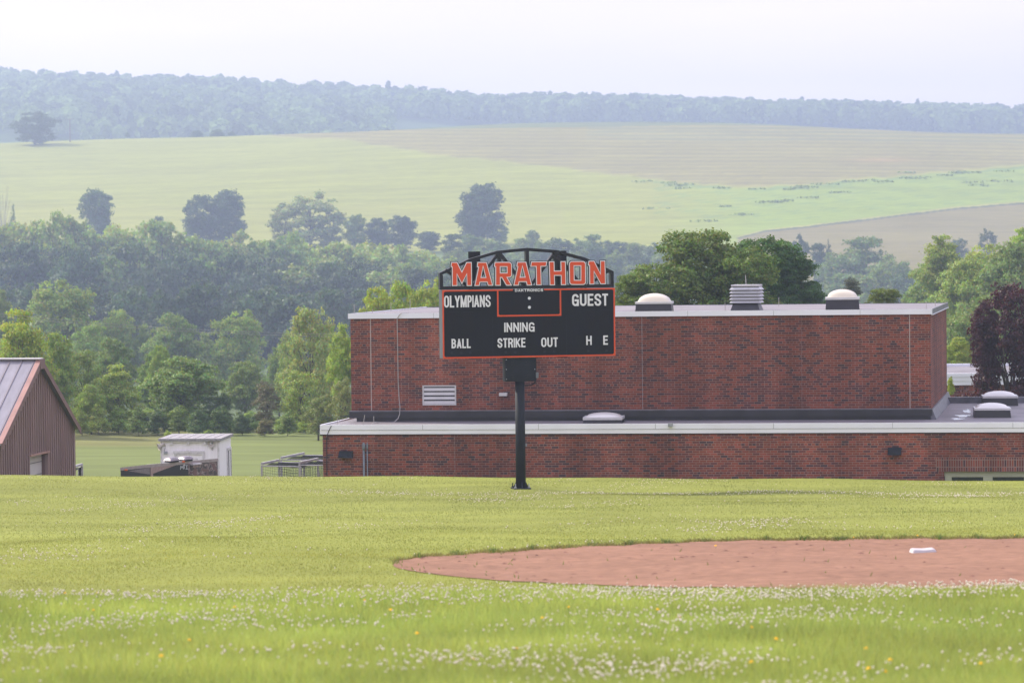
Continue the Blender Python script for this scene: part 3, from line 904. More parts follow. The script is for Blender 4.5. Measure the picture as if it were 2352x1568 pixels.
# conduit and junction box on the right of the equipment box
xa, za = z8(552, 45); xb, zb_ = z8(553, 190)
MB().tube([(xa, .25, za + .01), (xb, .25, zb_), (z8(553, 268)[0], .25, z8(553, 268)[1]), (z8(540, 315)[0], .25, z8(540, 315)[1]), (z8(505, 340)[0], .26, z8(505, 340)[1]), (z8(425, 343)[0], .28, z8(425, 343)[1])], .022, 8).build('conduit', [M['charcoal']], sb, True, smooth=True)
xa, za = z8(541, 196); xb, zb_ = z8(578, 258)
MB().box(xa, xb, .16, .34, zb_, za).build('junction_box', [M['grey_conduit']], sb, True, bevel=.006)
xa, za = z8(434, 995); xb, zb_ = z8(445, 1025)
MB().box(xa - .02, xb, .22, .33, zb_, za).build('hand_hole', [M['grey_conduit']], sb, True)
xa, za = z8(81, 30); xb, zb_ = z8(83, 122)
MB().tube([(xa, .3, 0), (xb, .3, zb_)], .006, 6).tube([(xb, .3, zb_), (xb, .3, zb_ - .03)], .02, 6).build('loose_cable', [M['cable']], sb, True)
SB_BASE = Matrix.Translation(o0) @ Matrix.Rotation(SB_ROT, 4, 'Z') @ Vector((pcx, pcy, zg))

# ------------------------------------------------------------------ school building
FS = -.115      # front slope dY/dX
SS = .20        # side wall: dX/dY
A = P(806, 731, 103.5)
def front_pt(u, d_left, u_left, v=800):
    """point at column u on a front line that starts at (u_left, d_left)"""
    xl_ = XU(u_left, d_left); k = (u - CU) / F
    # x = xl + s ; y = d_left + FS*s ; x = k*y (roll shifts are negligible)
    kk = (P(u, v, 1.0).x)
    xl2 = P(u_left, v, d_left).x
    s = (kk * d_left - xl2) / (1 - kk * FS)
    return s
def LW(s, d_left, u_left, z, back=0.0, v=960):
    xl2 = P(u_left, v, d_left).x
    return Vector((xl2 + s + back * SS, d_left + FS * s + back, z))
ZU = (P(806, 720.2, 103.35).z + P(2137, 710, 101.0).z) / 2      # top of upper fascia
ZUB = (P(806, 731.7, 103.35).z + P(2137, 721.9, 101.0).z) / 2
ZFL = (P(806, 945.8, 103.5).z + P(2137, 938.6, 101.2).z) / 2    # top of flashing
ZLT = (P(740, 977.5, 101).z + P(2352, 967, 98.4).z) / 2         # top of low fascia
ZLB = (P(740, 999.5, 101).z + P(2352, 989.5, 98.4).z) / 2
UL, UD = 806, 103.5
LL, LD = 741.5, 101.15
SU = front_pt(2137.5, UD, UL, 830)                 # upper wall length
DEPU = 12.2
SLW = front_pt(2620, LD, LL, 1000)
school = thing('school_building', 'low red brick school with a taller block, white roof edges and skylights', 'building', tuple(LW(10, UD, UL, -9.3)))
UW = lambda s, z, back=0.0: LW(s, UD, UL, z, back, 830)
LWp = lambda s, z, back=0.0: LW(s, LD, LL, z, back, 1040)
def wall_block(W, s0, s1, b0, b1, z0, z1, name, mt, bevel=0, **kw):
    mb = MB().hexa([W(s0, z0, b0), W(s1, z0, b0), W(s1, z0, b1), W(s0, z0, b1), W(s0, z1, b0), W(s1, z1, b0), W(s1, z1, b1), W(s0, z1, b1)])
    return mb.build(name, mt if isinstance(mt, list) else [mt], kw.get('parent', school), bevel=bevel, label=kw.get('label'))
wall_block(UW, 0, SU, 0, DEPU, ZFL - .1, ZUB + .06, 'upper_wall', M['brick'])
# lower wall with a window opening at the right
sW0 = front_pt(2168, LD, LL, 1090); zW1 = P(2168, 1082.5, 98.7).z
sJ0 = front_pt(2150, LD, LL, 1060); zJ1 = P(2150, 1051, 98.7).z
zGW = -9.9
sE = SLW - .0
low_depth = 12.9
mb = MB()
mb.hexa([LWp(0, zGW, 0), LWp(sW0, zGW, 0), LWp(sW0, zGW, .3), LWp(0, zGW, .3), LWp(0, ZLB + .04, 0), LWp(sW0, ZLB + .04, 0), LWp(sW0, ZLB + .04, .3), LWp(0, ZLB + .04, .3)])
mb.hexa([LWp(sW0, zW1, 0), LWp(sE, zW1, 0), LWp(sE, zW1, .3), LWp(sW0, zW1, .3), LWp(sW0, ZLB + .04, 0), LWp(sE, ZLB + .04, 0), LWp(sE, ZLB + .04, .3), LWp(sW0, ZLB + .04, .3)])
mb.hexa([LWp(0, zGW, .3), LWp(.3, zGW, .3), LWp(.3, zGW, low_depth), LWp(0, zGW, low_depth), LWp(0, ZLB + .04, .3), LWp(.3, ZLB + .04, .3), LWp(.3, ZLB + .04, low_depth), LWp(0, ZLB + .04, low_depth)])
mb.build('lower_wall', [M['brick']], school)
wall_block(LWp, sJ0, sE, -.012, .02, zW1 + .001, zJ1, 'lintel', M['soldier'])
# window band
wf = thing  # (kept for symmetry)
win = MB()
zt_, zf_ = zW1, zW1 - .16
win.hexa([LWp(sW0, zf_, .10), LWp(sE, zf_, .10), LWp(sE, zf_, .18), LWp(sW0, zf_, .18), LWp(sW0, zt_ - .002, .10), LWp(sE, zt_ - .002, .10), LWp(sE, zt_ - .002, .18), LWp(sW0, zt_ - .002, .18)])
zw0 = zGW + .4
def mull(s0, s1):
    win.hexa([LWp(s0, zw0, .08), LWp(s1, zw0, .08), LWp(s1, zw0, .16), LWp(s0, zw0, .16), LWp(s0, zf_, .08), LWp(s1, zf_, .08), LWp(s1, zf_, .16), LWp(s0, zf_, .16)])
wz = lambda x: front_pt((3400 + x / 3.379) / 1.7415, LD, LL, 1095)
mull(sW0 + .02, wz(1368)); mull(wz(1795), wz(1922)); mull(wz(2347), wz(2347) + .3)
wino = win.build('window', [M['win_frame']], school)
for s0, s1 in ((wz(1368), wz(1795)), (wz(1922), wz(2347)), (wz(2347) + .3, sE)):
    wall_block(LWp, s0, s1, .12, .13, zw0, zf_, 'pane', M['glass'], parent=wino)
    wall_block(LWp, s0, s1, .09, .115, zf_ - .035, zf_ - .003, 'sash', M['win_frame'], parent=wino)
wall_block(LWp, sW0, sE, .28, .3, zGW + .2, zW1, 'window_backing', M['dark'])
# roofs
wall_block(UW, -.02, SU + .02, -.02, DEPU + .02, ZUB + .061, ZU - .03, 'upper_roof', M['roof'])
wall_block(LWp, .05, sE + .1, .0, low_depth, ZLB + .042, ZLT - .035, 'lower_roof', M['roof'])
# fascias (front, right side, left side, rear)
def fascia(W, s0, s1, b0, b1, z0, z1, name='fascia', ledge=True, mt=None):
    mb = MB()
    mb.hexa([W(s0, z0, b0), W(s1, z0, b0), W(s1, z0, b1), W(s0, z0, b1), W(s0, z1, b0), W(s1, z1, b0), W(s1, z1, b1), W(s0, z1, b1)])
    return mb.build(name, [mt or M['fascia']], school)
ov = .07
fascia(UW, -ov, SU + ov, -ov, -.022, ZUB, ZU)
fascia(UW, SU + .022, SU + ov, -.021, DEPU + ov, ZUB, ZU, mt=M['flash_edge'])
wall_block(UW, SU + .03, SU + ov + .02, -.03, DEPU + ov, ZUB - .03, ZUB - .001, 'drip_edge', M['fascia'])
fascia(UW, -ov, -.022, -.021, DEPU + ov, ZUB, ZU)
fascia(UW, -ov, SU + ov, DEPU + .022, DEPU + ov, ZUB, ZU - .01, mt=M['flash_edge'])
for s in np.arange(3.05, SU, 3.05):
    wall_block(UW, s - .006, s + .006, -ov - .003, -ov - .0005, ZUB, ZU, 'fascia_joint', M['galv'])
zm = ZLB + (ZLT - ZLB) * .42
fascia(LWp, -ov, sE + .1, -ov - .02, -.022, zm + .012, ZLT)
fascia(LWp, -ov + .01, sE + .1, -ov, -.023, ZLB, zm)
fascia(LWp, -ov - .02, -.022, -.021, low_depth, ZLB, ZLT)
for s in np.arange(3.6, sE, 4.1):
    wall_block(LWp, s - .007, s + .007, -ov - .024, -ov - .0205, zm + .013, ZLT, 'fascia_joint', M['galv'])
wall_block(LWp, -ov, sE, -.02, -.002, ZLB - .035, ZLB - .001, 'soffit_trim', M['dark'])
# parapet at the back of the low roof
wall_block(LWp, .5, sE + .1, low_depth - .02, low_depth + .2, ZLT - .3, ZLT + .2, 'rear_parapet', M['flash_edge'])
# flashing between the upper wall and the low roof
zs = P(1500, 957, 102.2).z
wall_block(UW, -.05, SU + .05, -.13, -.003, zs, ZFL, 'wall_flashing', M['flash'])
wall_block(UW, -.05, SU + .05, -.135, -.002, ZFL + .001, ZFL + .035, 'flashing_cap', M['flash_edge'])
wall_block(UW, .2, SU + .05, -.06, -.002, ZLT - .034, zs - .001, 'wall_flashing', M['flash'])
mb = MB().hexa([UW(SU + .002, ZLT - .03, -.13), UW(SU + .2, ZLT - .03, -.13), UW(SU + .2, ZLT - .03, DEPU), UW(SU + .002, ZLT - .03, DEPU), UW(SU + .002, ZFL, -.13), UW(SU + .06, ZFL, -.13), UW(SU + .06, ZFL, DEPU), UW(SU + .002, ZFL, DEPU)])
mb.build('wall_flashing', [M['flash_edge']], school)
# caulked joints
def joint(W, d_l, u_l, u, z0, z1, mt, w_=.012):
    s = front_pt(u, d_l, u_l, 850)
    wall_block(W, s - w_ / 2, s + w_ / 2, -.006, .004, z0, z1, 'control_joint', mt)
for u_, mt, w_ in ((852, M['caulk'], .03), (2089.5, M['caulk'], .026), (1475, M['galv'], .010), (1841, M['barn_trim_d'], .012), (2028, M['barn_trim_d'], .012)):
    joint(UW, UD, UL, u_, ZFL + .036, ZUB - .002, mt, w_)
for u_ in (857, 1045, 1818):
    joint(LWp, LD, LL, u_, -9.5, ZLB - .04, M['barn_trim_d'], .014)
# louvre
def on_upper(u, v): 
    s = front_pt(u, UD, UL, v); y = UD + FS * s
    return s, P(u, v, y).z
def on_lower(u, v):
    s = front_pt(u, LD, LL, v); y = LD + FS * s
    return s, P(u, v, y).z
s0, z1 = on_upper(970, 885); s1, z0 = on_upper(1047, 930)
fr = .045
mb = MB()
for a in ((s0, s1, z1 - fr, z1), (s0, s1, z0, z0 + fr), (s0, s0 + fr, z0 + fr, z1 - fr), (s1 - fr, s1, z0 + fr, z1 - fr)):
    mb.hexa([UW(a[0], a[2], -.04), UW(a[1], a[2], -.04), UW(a[1], a[2], .01), UW(a[0], a[2], .01), UW(a[0], a[3], -.04), UW(a[1], a[3], -.04), UW(a[1], a[3], .01), UW(a[0], a[3], .01)])
lv = mb.build('wall_louver', [M['louver']], school)
wall_block(UW, s0 + fr, s1 - fr, -.004, .006, z0 + fr, z1 - fr, 'louver_void', M['dark'], parent=lv)
nl = 4
hh = (z1 - z0 - 2 * fr) / nl
for k in range(nl):
    zb_ = z0 + fr + k * hh
    q = [UW(s0 + fr, zb_ + .004, -.036), UW(s1 - fr, zb_ + .004, -.036), UW(s1 - fr, zb_ + hh * .66, -.008), UW(s0 + fr, zb_ + hh * .66, -.008)]
    up_ = Vector((0, 0, .008))
    MB().hexa(q + [p + up_ for p in q]).build('louver_blade', [M['louver']], lv)
# wall lamp
s0, z1 = on_upper(1147, 901.5); s1, z0 = on_upper(1165, 909)
wall_block(UW, s0, s1, -.16, -.003, z0, z1, 'wall_lamp', M['louver'], bevel=.015)
# vent hoods on the low wall
def hood(u0, u1, v0, v1):
    s0, z1 = on_lower(u0, v0); s1, z0 = on_lower(u1, v1)
    mb = MB().hexa([LWp(s0 - .02, z0, -.24), LWp(s1 + .02, z0, -.24), LWp(s1, z0, -.003), LWp(s0, z0, -.003), LWp(s0, z1, -.13), LWp(s1, z1, -.13), LWp(s1, z1, -.003), LWp(s0, z1, -.003)])
    mb.build('vent_hood', [M['charcoal']], school)
hood(781, 811, 1035, 1050); hood(2040.5, 2070, 1027, 1043.5)
# conduits
for u0, u1 in ((834.3, 839.3), (843.5, 846.2)):
    s0, zt_ = on_lower((u0 + u1) / 2, 1016); r_ = (u1 - u0) / F * LD / 2
    a = LWp(s0, -9.7, -.08); b_ = LWp(s0, zt_ - .25, -.08)
    cd = MB().tube([a, b_], r_, 10).build('conduit', [M['grey_conduit']], school, smooth=True)
    MB().tube([b_ + Vector((0, 0, -.02)), b_ + Vector((0, 0, .05)), b_ + Vector((0, 0, .2)), b_ + Vector((0, 0, .25))], [r_ * 1.1, r_ * 1.55, r_ * 1.5, r_ * .7], 10).build('conduit_head', [M['grey_conduit']], cd, smooth=True)
# cables
def cable(pts, r, name, mt): MB().tube(pts, r, 6).build(name, [mt], school, smooth=True)
cable([UW(front_pt(u_, UD, UL, v_), P(u_, v_, UD + FS * front_pt(u_, UD, UL, v_)).z, b_) for u_, v_, b_ in ((935, 719, .2), (925, 719, -.07), (920, 723, -.09), (914.5, 733, -.08), (914, 800, -.02), (914.3, 877, -.02), (916, 913, -.03), (919.3, 935, -.12), (919, 950, -.16), (917, 960, -.3), (910, 968, -.5), (897, 971, -.9), (886, 967, -1.1), (880, 965, -1.2), (870, 969, -1.3), (862, 973, -1.4))], .017, 'hanging_cable', M['cable_lt'])
cable([LWp(front_pt(u_, LD, LL, v_), on_lower(u_, v_)[1], b_) for u_, v_, b_ in ((763.6, 977, -.1), (762, 980, -.105), (757, 990, -.1), (753.4, 999.5, -.1), (751, 1004, -.02), (750.6, 1040, -.015), (750.5, 1092, -.015))], .014, 'hanging_cable', M['cable'])
# lightning rods on roof edges
def rod(W, d_l, u_l, u, vt, vb, back, zb_, r_=.012, lean=0):
    s = front_pt(u, d_l, u_l, vb) 
    y = d_l + FS * s + back
    s2 = s - back * SS + (P(u, vb, y).x - P(u, vb, d_l + FS * s).x)
    h = (vb - vt) * y / F
    a = W(s2, zb_, back); b_ = a + Vector((lean, 0, h))
    MB().tube([a, b_], r_, 6).build('lightning_rod', [M['cable_lt']], school)
for u_, vt, vb, bk in ((815, 697, 720, .1), (857, 710, 719, 2), (899, 693, 712, 5), (943, 687, 709, 9), (1667, 691, 709, 2), (1791, 681, 702, 8), (2129, 691, 710, .5), (2150, 690, 703, 6)):
    rod(UW, UD, UL, u_, vt, vb, bk, ZU - .03, .011)
for u_, vt, vb, le in ((835, 953, 975, .06), (859.5, 959, 978, 0), (776, 962, 977, 0)):
    rod(LWp, LD, LL, u_, vt, vb, .5, ZLT - .03, .011, le)
s0, z1 = on_lower(1537, 971); s1, z0 = on_lower(1547, 979)
wall_block(LWp, s0, s1, -.2, -.092, z0, z1, 'roof_drain', M['galv'])
# standing seam on the flashing
s0 = front_pt(1856, UD, UL, 960)
wall_block(UW, s0 - .05, s0 + .05, -.14, -.131, zs, ZFL, 'flashing_patch', M['cable'])
wall_block(UW, s0 - .06, s0 + .04, -.07, -.061, ZLT, zs - .01, 'flashing_patch', M['cable'])
# skylights -------------------------------------------------------------
ang = math.atan(FS)
def skylight(u0, u1, v_frame0, v_frame1, v_dome, y, zr, cream, depth=1.25, label=None):
    """curb > frame and bubble; u range is the frame front; zr = roof level"""
    xa = P(u0, v_frame1, y).x; xb = P(u1, v_frame1, y).x
    zf0 = P(u0, v_frame1, y).z; zf1 = P(u0, v_frame0, y).z
    zd = P(u0, v_dome, y + depth / 2).z
    wd = xb - xa
    c = Vector(((xa + xb) / 2, y, 0)); 
    Mx = Matrix.Translation(c) @ Matrix.Rotation(ang, 4, 'Z')
    h = wd / 2
    ins = .03
    mb = MB().hexa([(-h + ins - .03, -.03 + ins, zr), (h - ins + .03, -.03 + ins, zr), (h - ins + .03, depth - ins + .03, zr), (-h + ins - .03, depth - ins + .03, zr), (-h + ins, ins, zf0 + .01), (h - ins, ins, zf0 + .01), (h - ins, depth - ins, zf0 + .01), (-h + ins, depth - ins, zf0 + .01)], Mx)
    cb = mb.build('skylight', [M['flash']], school, label=label)
    mb = MB()
    w_ = .07
    for a in ((-h, h, 0, w_), (-h, h, depth - w_, depth), (-h, -h + w_, w_, depth - w_), (h - w_, h, w_, depth - w_)):
        mb.box(a[0], a[1], a[2], a[3], zf0 + .011, zf1, Mx)
    mb.build('skylight_frame', [M['dome_f']], cb, bevel=.008)
    MB().dome(0, depth / 2, h - w_ * .8, depth / 2 - w_ * .8, zf1 - .02, zd - zf1 + .02, Mx).build('skylight_dome', [M['dome'] if cream else M['dome_w']], cb, smooth=True)
zru, zrl = ZU - .03, ZLT - .035
def roofy(v, u, z): return -z * F / (v - hor(u))
skylight(1458.5, 1543, 693.5, 699.3, 674, 102.6, zru, True, label='cream domed skylight left of the roof ventilator')
skylight(1896, 1974, 683.3, 689.5, 664.6, 102.6, zru, True, label='cream domed skylight right of the roof ventilator')
skylight(1338.5, 1429, 958.5, 965.6, 946.8, 100.8, zrl, False, label='white domed skylight in front of the upper wall')
skylight(2238.5, 2322, 937.6, 943.5, 924.8, 101.7, zrl, False, label='nearer white domed skylight on the low roof')
skylight(2257.5, 2338, 909.5, 915.5, 897.6, 109.3, zrl, False, label='farther white domed skylight on the low roof')
# puddles
m, t, b, N, K = nodes_of('rain puddle')
b.inputs['Base Color'].default_value = (.16, .15, .16, 1); b.inputs['Roughness'].default_value = .04; b.inputs['Specular IOR Level'].default_value = .8
M['puddle'] = m
for (u_, v_, ru, dy) in ((2212, 955, 16, .7), (2200, 962, 14, .5), (2222, 944, 9, 1.2)):
    y = roofy(v_, u_, zrl); c = P(u_, v_, y)
    pts = []
    for k in range(18):
        a = 2 * math.pi * k / 18; q = 1 + .25 * math.sin(3 * a + u_) + .15 * math.sin(5 * a)
        pts.append((c.x + ru / F * y * q * math.cos(a) + .15 * dy * math.sin(a), c.y + dy * q * math.sin(a), zrl + .004))
    MB().poly(pts).build('roof_puddle', [M['puddle']], school)
# roof ventilator ------------------------------------------------------
y = 103.0
xa = P(1675, 690, y).x; xb = P(1747, 690, y).x
zb_, zt_ = P(1700, 696, y).z, P(1700, 654, y).z
cx = (xa + xb) / 2; h = (xb - xa) / 2; dp = 1.0
Mx = Matrix.Translation((cx, y, 0)) @ Matrix.Rotation(ang - R(6), 4, 'Z')
mb = MB().hexa([(-h * .95, .02, zru), (h * .95, .02, zru), (h * .95, dp, zru), (-h * .95, dp, zru), (-h * .78, .12, zb_), (h * .78, .12, zb_), (h * .78, dp - .1, zb_), (-h * .78, dp - .1, zb_)], Mx)
rv = mb.build('roof_ventilator', [M['flash']], school, label='square louvred roof ventilator between the two domes')
MB().box(-h * .84, h * .84, .1, dp - .08, zb_ + .001, zt_ - .04, Mx).build('ventilator_core', [M['dark']], rv)
MB().box(-h * .9, h * .9, .04, dp - .02, zt_ - .06, zt_, Mx).build('ventilator_cap', [M['louver']], rv, bevel=.006)
ns = 5
sh = (zt_ - .07 - zb_) / ns
for k in range(ns):
    z0 = zb_ + k * sh + .012
    mb = MB()
    o1 = [(-h, 0, z0), (h, 0, z0), (h, dp, z0), (-h, dp, z0)]
    i1 = [(-h * .86, .09, z0 + sh * .82), (h * .86, .09, z0 + sh * .82), (h * .86, dp - .09, z0 + sh * .82), (-h * .86, dp - .09, z0 + sh * .82)]
    for j in range(4):
        q = [o1[j], o1[(j + 1) % 4], i1[(j + 1) % 4], i1[j]]
        mb.poly([Mx @ Vector(p) for p in q]); mb.poly([Mx @ (Vector(p) - Vector((0, 0, .012))) for p in reversed(q)])
        mb.poly([Mx @ Vector(o1[j]), Mx @ Vector(o1[(j + 1) % 4]), Mx @ (Vector(o1[(j + 1) % 4]) - Vector((0, 0, .012))), Mx @ (Vector(o1[j]) - Vector((0, 0, .012)))])
    mb.build('ventilator_slat', [M['slat']], rv)
MB().tube([Mx @ Vector((-.02, dp / 2, zt_)), Mx @ Vector((-.04, dp / 2, zt_ + .35))], .012, 6).build('lightning_rod', [M['cable_lt']], rv)

# neighbouring wing far right
y = 152
a = P(2100, 905, y); 
wing = thing('brick_annex', 'flat roofed brick annex with white fascia behind the purple tree', 'building', (P(2300, 900, y).x, y, -12))
xa, xb = P(2110, 870, y).x, P(2620, 870, y).x
zf1, zf0 = P(2210, 857, y).z, P(2210, 884, y).z
zR = P(2210, 857, y).z
ring_z = lambda v, yy: P(2210, v, yy).z
MB().box(xa, xb, y + .1, y + 10, -14, zf0).build('wall', [M['brick']], wing)
MB().box(xa - .1, xb, y - .1, y + .08, zf0 + (zf1 - zf0) * .0, zf0 + (zf1 - zf0) * .33).build('fascia', [M['fascia']], wing)
MB().box(xa - .12, xb, y - .13, y + .08, zf0 + (zf1 - zf0) * .34, zf0 + (zf1 - zf0) * .68).build('fascia', [M['fascia']], wing)
MB().box(xa - .14, xb, y - .16, y + .08, zf0 + (zf1 - zf0) * .69, zf1).build('fascia', [M['fascia']], wing)
MB().box(xa, xb, y + .1, y + 10, zf0 + .001, zf1 - .04).build('roof', [M['roof']], wing)
MB().box(xa, xb, y + 10, y + 10.3, zf0, zf1 + .1).build('rear_parapet', [M['fascia']], wing)

# ------------------------------------------------------------------ barn
gl = P(-7, 1019, 99.6); gr = P(172.5, 985, 108.2)
ze = (gl.z + gr.z) / 2
pk = (gl + gr) / 2; pk.z = P(84, 828, pk.y).z
g2 = Vector((gr.x - gl.x, gr.y - gl.y, 0)); GW = g2.length; g2.normalize()
rd = Vector((-g2.y, g2.x, 0))       # ridge direction, to the left and away
barn = thing('barn', 'brown ribbed steel barn with a pale metal roof at the left edge', 'barn', (pk.x, pk.y, -9.8))
BM = Matrix(((g2.x, rd.x, 0, gl.x), (g2.y, rd.y, 0, gl.y), (0, 0, 1, 0), (0, 0, 0, 1)))   # local: X along gable, Y along ridge (inward), Z world
zg0 = -10.2
zp = pk.z
BL = 11.0
# gable wall with the door opening (X along gable)
def gx(u):   # photo column on the gable plane -> local X
    k = P(u, 1030, 1.0).x
    # gl.x + g2.x*t = k*(gl.y + g2.y*t)
    return (k * gl.y - gl.x) / (g2.x - k * g2.y)
ox0, ox1 = gx(68.5), gx(110)
yo = gl.y + g2.y * (ox0 + ox1) / 2
zo = P(90, 1043.5, yo).z
gp = [(0, zg0), (ox0, zg0), (ox0, zo), (ox1, zo), (ox1, zg0), (GW, zg0), (GW, ze - .05), (GW / 2, zp - .05), (0, ze - .05)]
# ribbed cladding: narrow raised ribs, cut under the roof line
m, t, b, N, K = nodes_of('ribbed barn cladding')
b.inputs['Roughness'].default_value = .5; b.inputs['Specular IOR Level'].default_value = .3
uvn = N.new('ShaderNodeUVMap'); uvn.uv_map = 'UVMap'
wv = N.new('ShaderNodeTexWave'); wv.wave_type = 'BANDS'; wv.bands_direction = 'X'; wv.wave_profile = 'SIN'
wv.inputs['Scale'].default_value = 1.45; wv.inputs['Distortion'].default_value = 0
K(uvn.outputs['UV'], wv.inputs['Vector'])
bp_ = N.new('ShaderNodeBump'); bp_.inputs['Strength'].default_value = 1; bp_.inputs['Distance'].default_value = .03
K(wv.outputs['Fac'], bp_.inputs['Height']); K(bp_.outputs['Normal'], b.inputs['Normal'])
no = N.new('ShaderNodeTexNoise'); no.inputs['Scale'].default_value = 1.5; no.inputs['Detail'].default_value = 6
mpx = N.new('ShaderNodeMapping'); mpx.inputs['Scale'].default_value = (3, .3, 1); K(uvn.outputs['UV'], mpx.inputs['Vector']); K(mpx.outputs['Vector'], no.inputs['Vector'])
rp = N.new('ShaderNodeValToRGB'); rp.color_ramp.elements[0].position = .3; rp.color_ramp.elements[1].position = .7
rp.color_ramp.elements[0].color = (.205, .140, .132, 1); rp.color_ramp.elements[1].color = (.265, .182, .170, 1)
K(no.outputs['Fac'], rp.inputs['Fac']); K(rp.outputs['Color'], b.inputs['Base Color'])
M['barn_clad'] = m
gw_ = MB().prism(gp, [], 0, .12, 0, BM)
gwo = gw_.build('gable_wall', [M['barn_clad']], barn)
mb = MB()
k = .12
while k < GW - .05:
    if not (ox0 - .05 < k < ox1 + .05):
        zt_ = zp - .07 - abs(k - GW / 2) * (zp - ze) / (GW / 2)
        mb.box(k - .03, k + .03, -.035, -.001, zg0, zt_, BM)
    else:
        zt_ = zp - .07 - abs(k - GW / 2) * (zp - ze) / (GW / 2)
        mb.box(k - .03, k + .03, -.035, -.001, zo + .08, zt_, BM)
    k += .245
mb.build('cladding_ribs', [M['barn_clad']], gwo)
MB().box(.02, .14, .121, BL, zg0, ze - .05, BM).build('side_wall', [M['barn_clad']], barn)
MB().box(GW - .14, GW - .02, .121, BL, zg0, ze - .05, BM).build('side_wall', [M['barn_clad']], barn)
# door recess
MB().box(ox0 - .06, ox1 + .06, -.07, -.002, zo, zo + .07, BM).build('door_head_trim', [M['barn_trim']], barn)
rc = .25
MB().box(ox1 + .001, ox1 + .05, .13, rc + .1, zg0, zo, BM).build('door_jamb', [M['barn_trim_d']], barn)
MB().box(ox0 - .05, ox0 - .001, .13, rc + .1, zg0, zo, BM).build('door_jamb', [M['barn_trim_d']], barn)
dr = MB().box(ox0, ox1, rc, rc + .06, zg0, zo + .02, BM).build('door', [M['barn_door']], barn)
for k in range(1, 6):
    zz = zo - .45 * k + .12
    MB().box(ox0, ox1, rc - .004, rc - .001, zz, zz + .025, BM).build('door_groove', [M['side_grey']], dr)
# roof
slope = (zp - ze) / (GW / 2)
ovg = .18; ove = .07
def roof_slab(side):
    mb = MB()
    x0, x1 = (GW / 2, -ove) if side < 0 else (GW / 2, GW + ove)
    zt0 = zp; zt1 = ze - ove * slope
    c = [(x0, -ovg, zt0), (x1, -ovg, zt1), (x1, BL + ovg, zt1), (x0, BL + ovg, zt0)]
    mb.hexa([BM @ Vector(p) for p in c] + [BM @ (Vector(p) + Vector((0, 0, .05))) for p in c])
    return mb.build('roof', [M['barn_roof']], barn), (x0, x1, zt0, zt1)
ro, g_ = roof_slab(-1); roof_slab(1)
x0, x1, zt0, zt1 = g_
k = .05
while k < BL:
    MB().bar(BM @ Vector((x0 - .05, k, zt0 + .06 - .05 * slope)), BM @ Vector((x1, k, zt1 + .06)), .045, .03).build('roof_rib', [M['tr_plate']], ro)
    k += .46
MB().bar(BM @ Vector((GW / 2, -ovg - .02, zp + .075)), BM @ Vector((GW / 2, BL + ovg, zp + .075)), .34, .05).build('ridge_cap', [M['tr_roof']], barn)
for side in (-1, 1):
    x1 = -ove if side < 0 else GW + ove
    zt1 = ze - ove * slope
    c = [(GW / 2, -ovg - .03, zp + .065), (x1, -ovg - .03, zt1 + .065), (x1, -ovg + .16, zt1 + .065), (GW / 2, -ovg + .16, zp + .065)]
    MB().hexa([BM @ (Vector(p) - Vector((0, 0, .01))) for p in c] + [BM @ (Vector(p) + Vector((0, 0, .012))) for p in c]).build('rake_trim', [M['barn_trim']], barn)
    c = [(GW / 2, -ovg - .045, zp + .07), (x1, -ovg - .045, zt1 + .07), (x1, -ovg - .02, zt1 + .07), (GW / 2, -ovg - .02, zp + .07)]
    MB().hexa([BM @ (Vector(p) - Vector((0, 0, .24))) for p in c] + [BM @ Vector(p) for p in c]).build('rake_board', [M['barn_trim_d']], barn)
MB().box(GW / 2 - .26, GW / 2 + .26, -ovg - .06, -ovg - .046, zp - .3, zp + .06, BM).build('peak_plate', [M['barn_trim_d']], barn)

# ------------------------------------------------------------------ white booth with horn speakers
hd = 127.0
zh = lambda x, y: ((450 + x / 4.276) / 1.7415, (1700 + y / 4.276) / 1.7415)
u0, v0 = zh(822, 270); u1, v1 = zh(1822, 258)
b0 = P(u0, v0, hd); b1 = P(u1, v1, hd - .3)
hx = Vector((b1.x - b0.x, b1.y - b0.y, 0)); HW = hx.length; hx.normalize(); hy = Vector((-hx.y + .10, hx.x, 0)).normalized()
hy = Vector((.02, 1, 0))
zh1 = b0.z; zh0 = tz(b0.x, b0.y) - .1
booth = thing('announcer_booth', 'small white wooden announcer booth with two horn speakers under its eave', 'booth', (b0.x, b0.y, zh0))
def HB(x, yb, z): return Vector((b0.x, b0.y, 0)) + hx * x + hy * yb + Vector((0, 0, z))
HD = 3.0
# side vector so that the right wall shows: shear towards the right
ur, vr = zh(2022, 240)
sh_ = (P(ur, vr, hd - .3 + HD).x - b1.x) / HD
hy = Vector((sh_, 1, 0))
def hbox(x0, x1, y0, y1, z0, z1, name, mt, parent=booth, bevel=0):
    return MB().hexa([HB(x0, y0, z0), HB(x1, y0, z0), HB(x1, y1, z0), HB(x0, y1, z0), HB(x0, y0, z1), HB(x1, y0, z1), HB(x1, y1, z1), HB(x0, y1, z1)]).build(name, [mt], parent, bevel=bevel)
hbox(0, HW, 0, HD, zh0, zh1, 'wall', M['shed_white'])
pxz = lambda py: zh1 - (py - 270) / 4.276 / 1.7415 * hd / F
pxx = lambda px: (px - 822) / 4.276 / 1.7415 * hd / F
for x0, x1 in ((-.01, .06), (HW - .08, HW + .012)):
    hbox(x0, x1, -.02, -.001, zh0, zh1 - .01, 'corner_board', M['shed_trim'])
rf = MB().hexa([HB(-.08, -.14, zh1 - .0), HB(HW + .1, -.14, zh1), HB(HW + .1, HD + .1, zh1), HB(-.08, HD + .1, zh1), HB(-.08, -.14, zh1 + .11), HB(HW + .1, -.14, zh1 + .11), HB(HW + .1, HD + .1, zh1 + .13), HB(-.08, HD + .1, zh1 + .13)]).build('roof', [M['shingle']], booth)
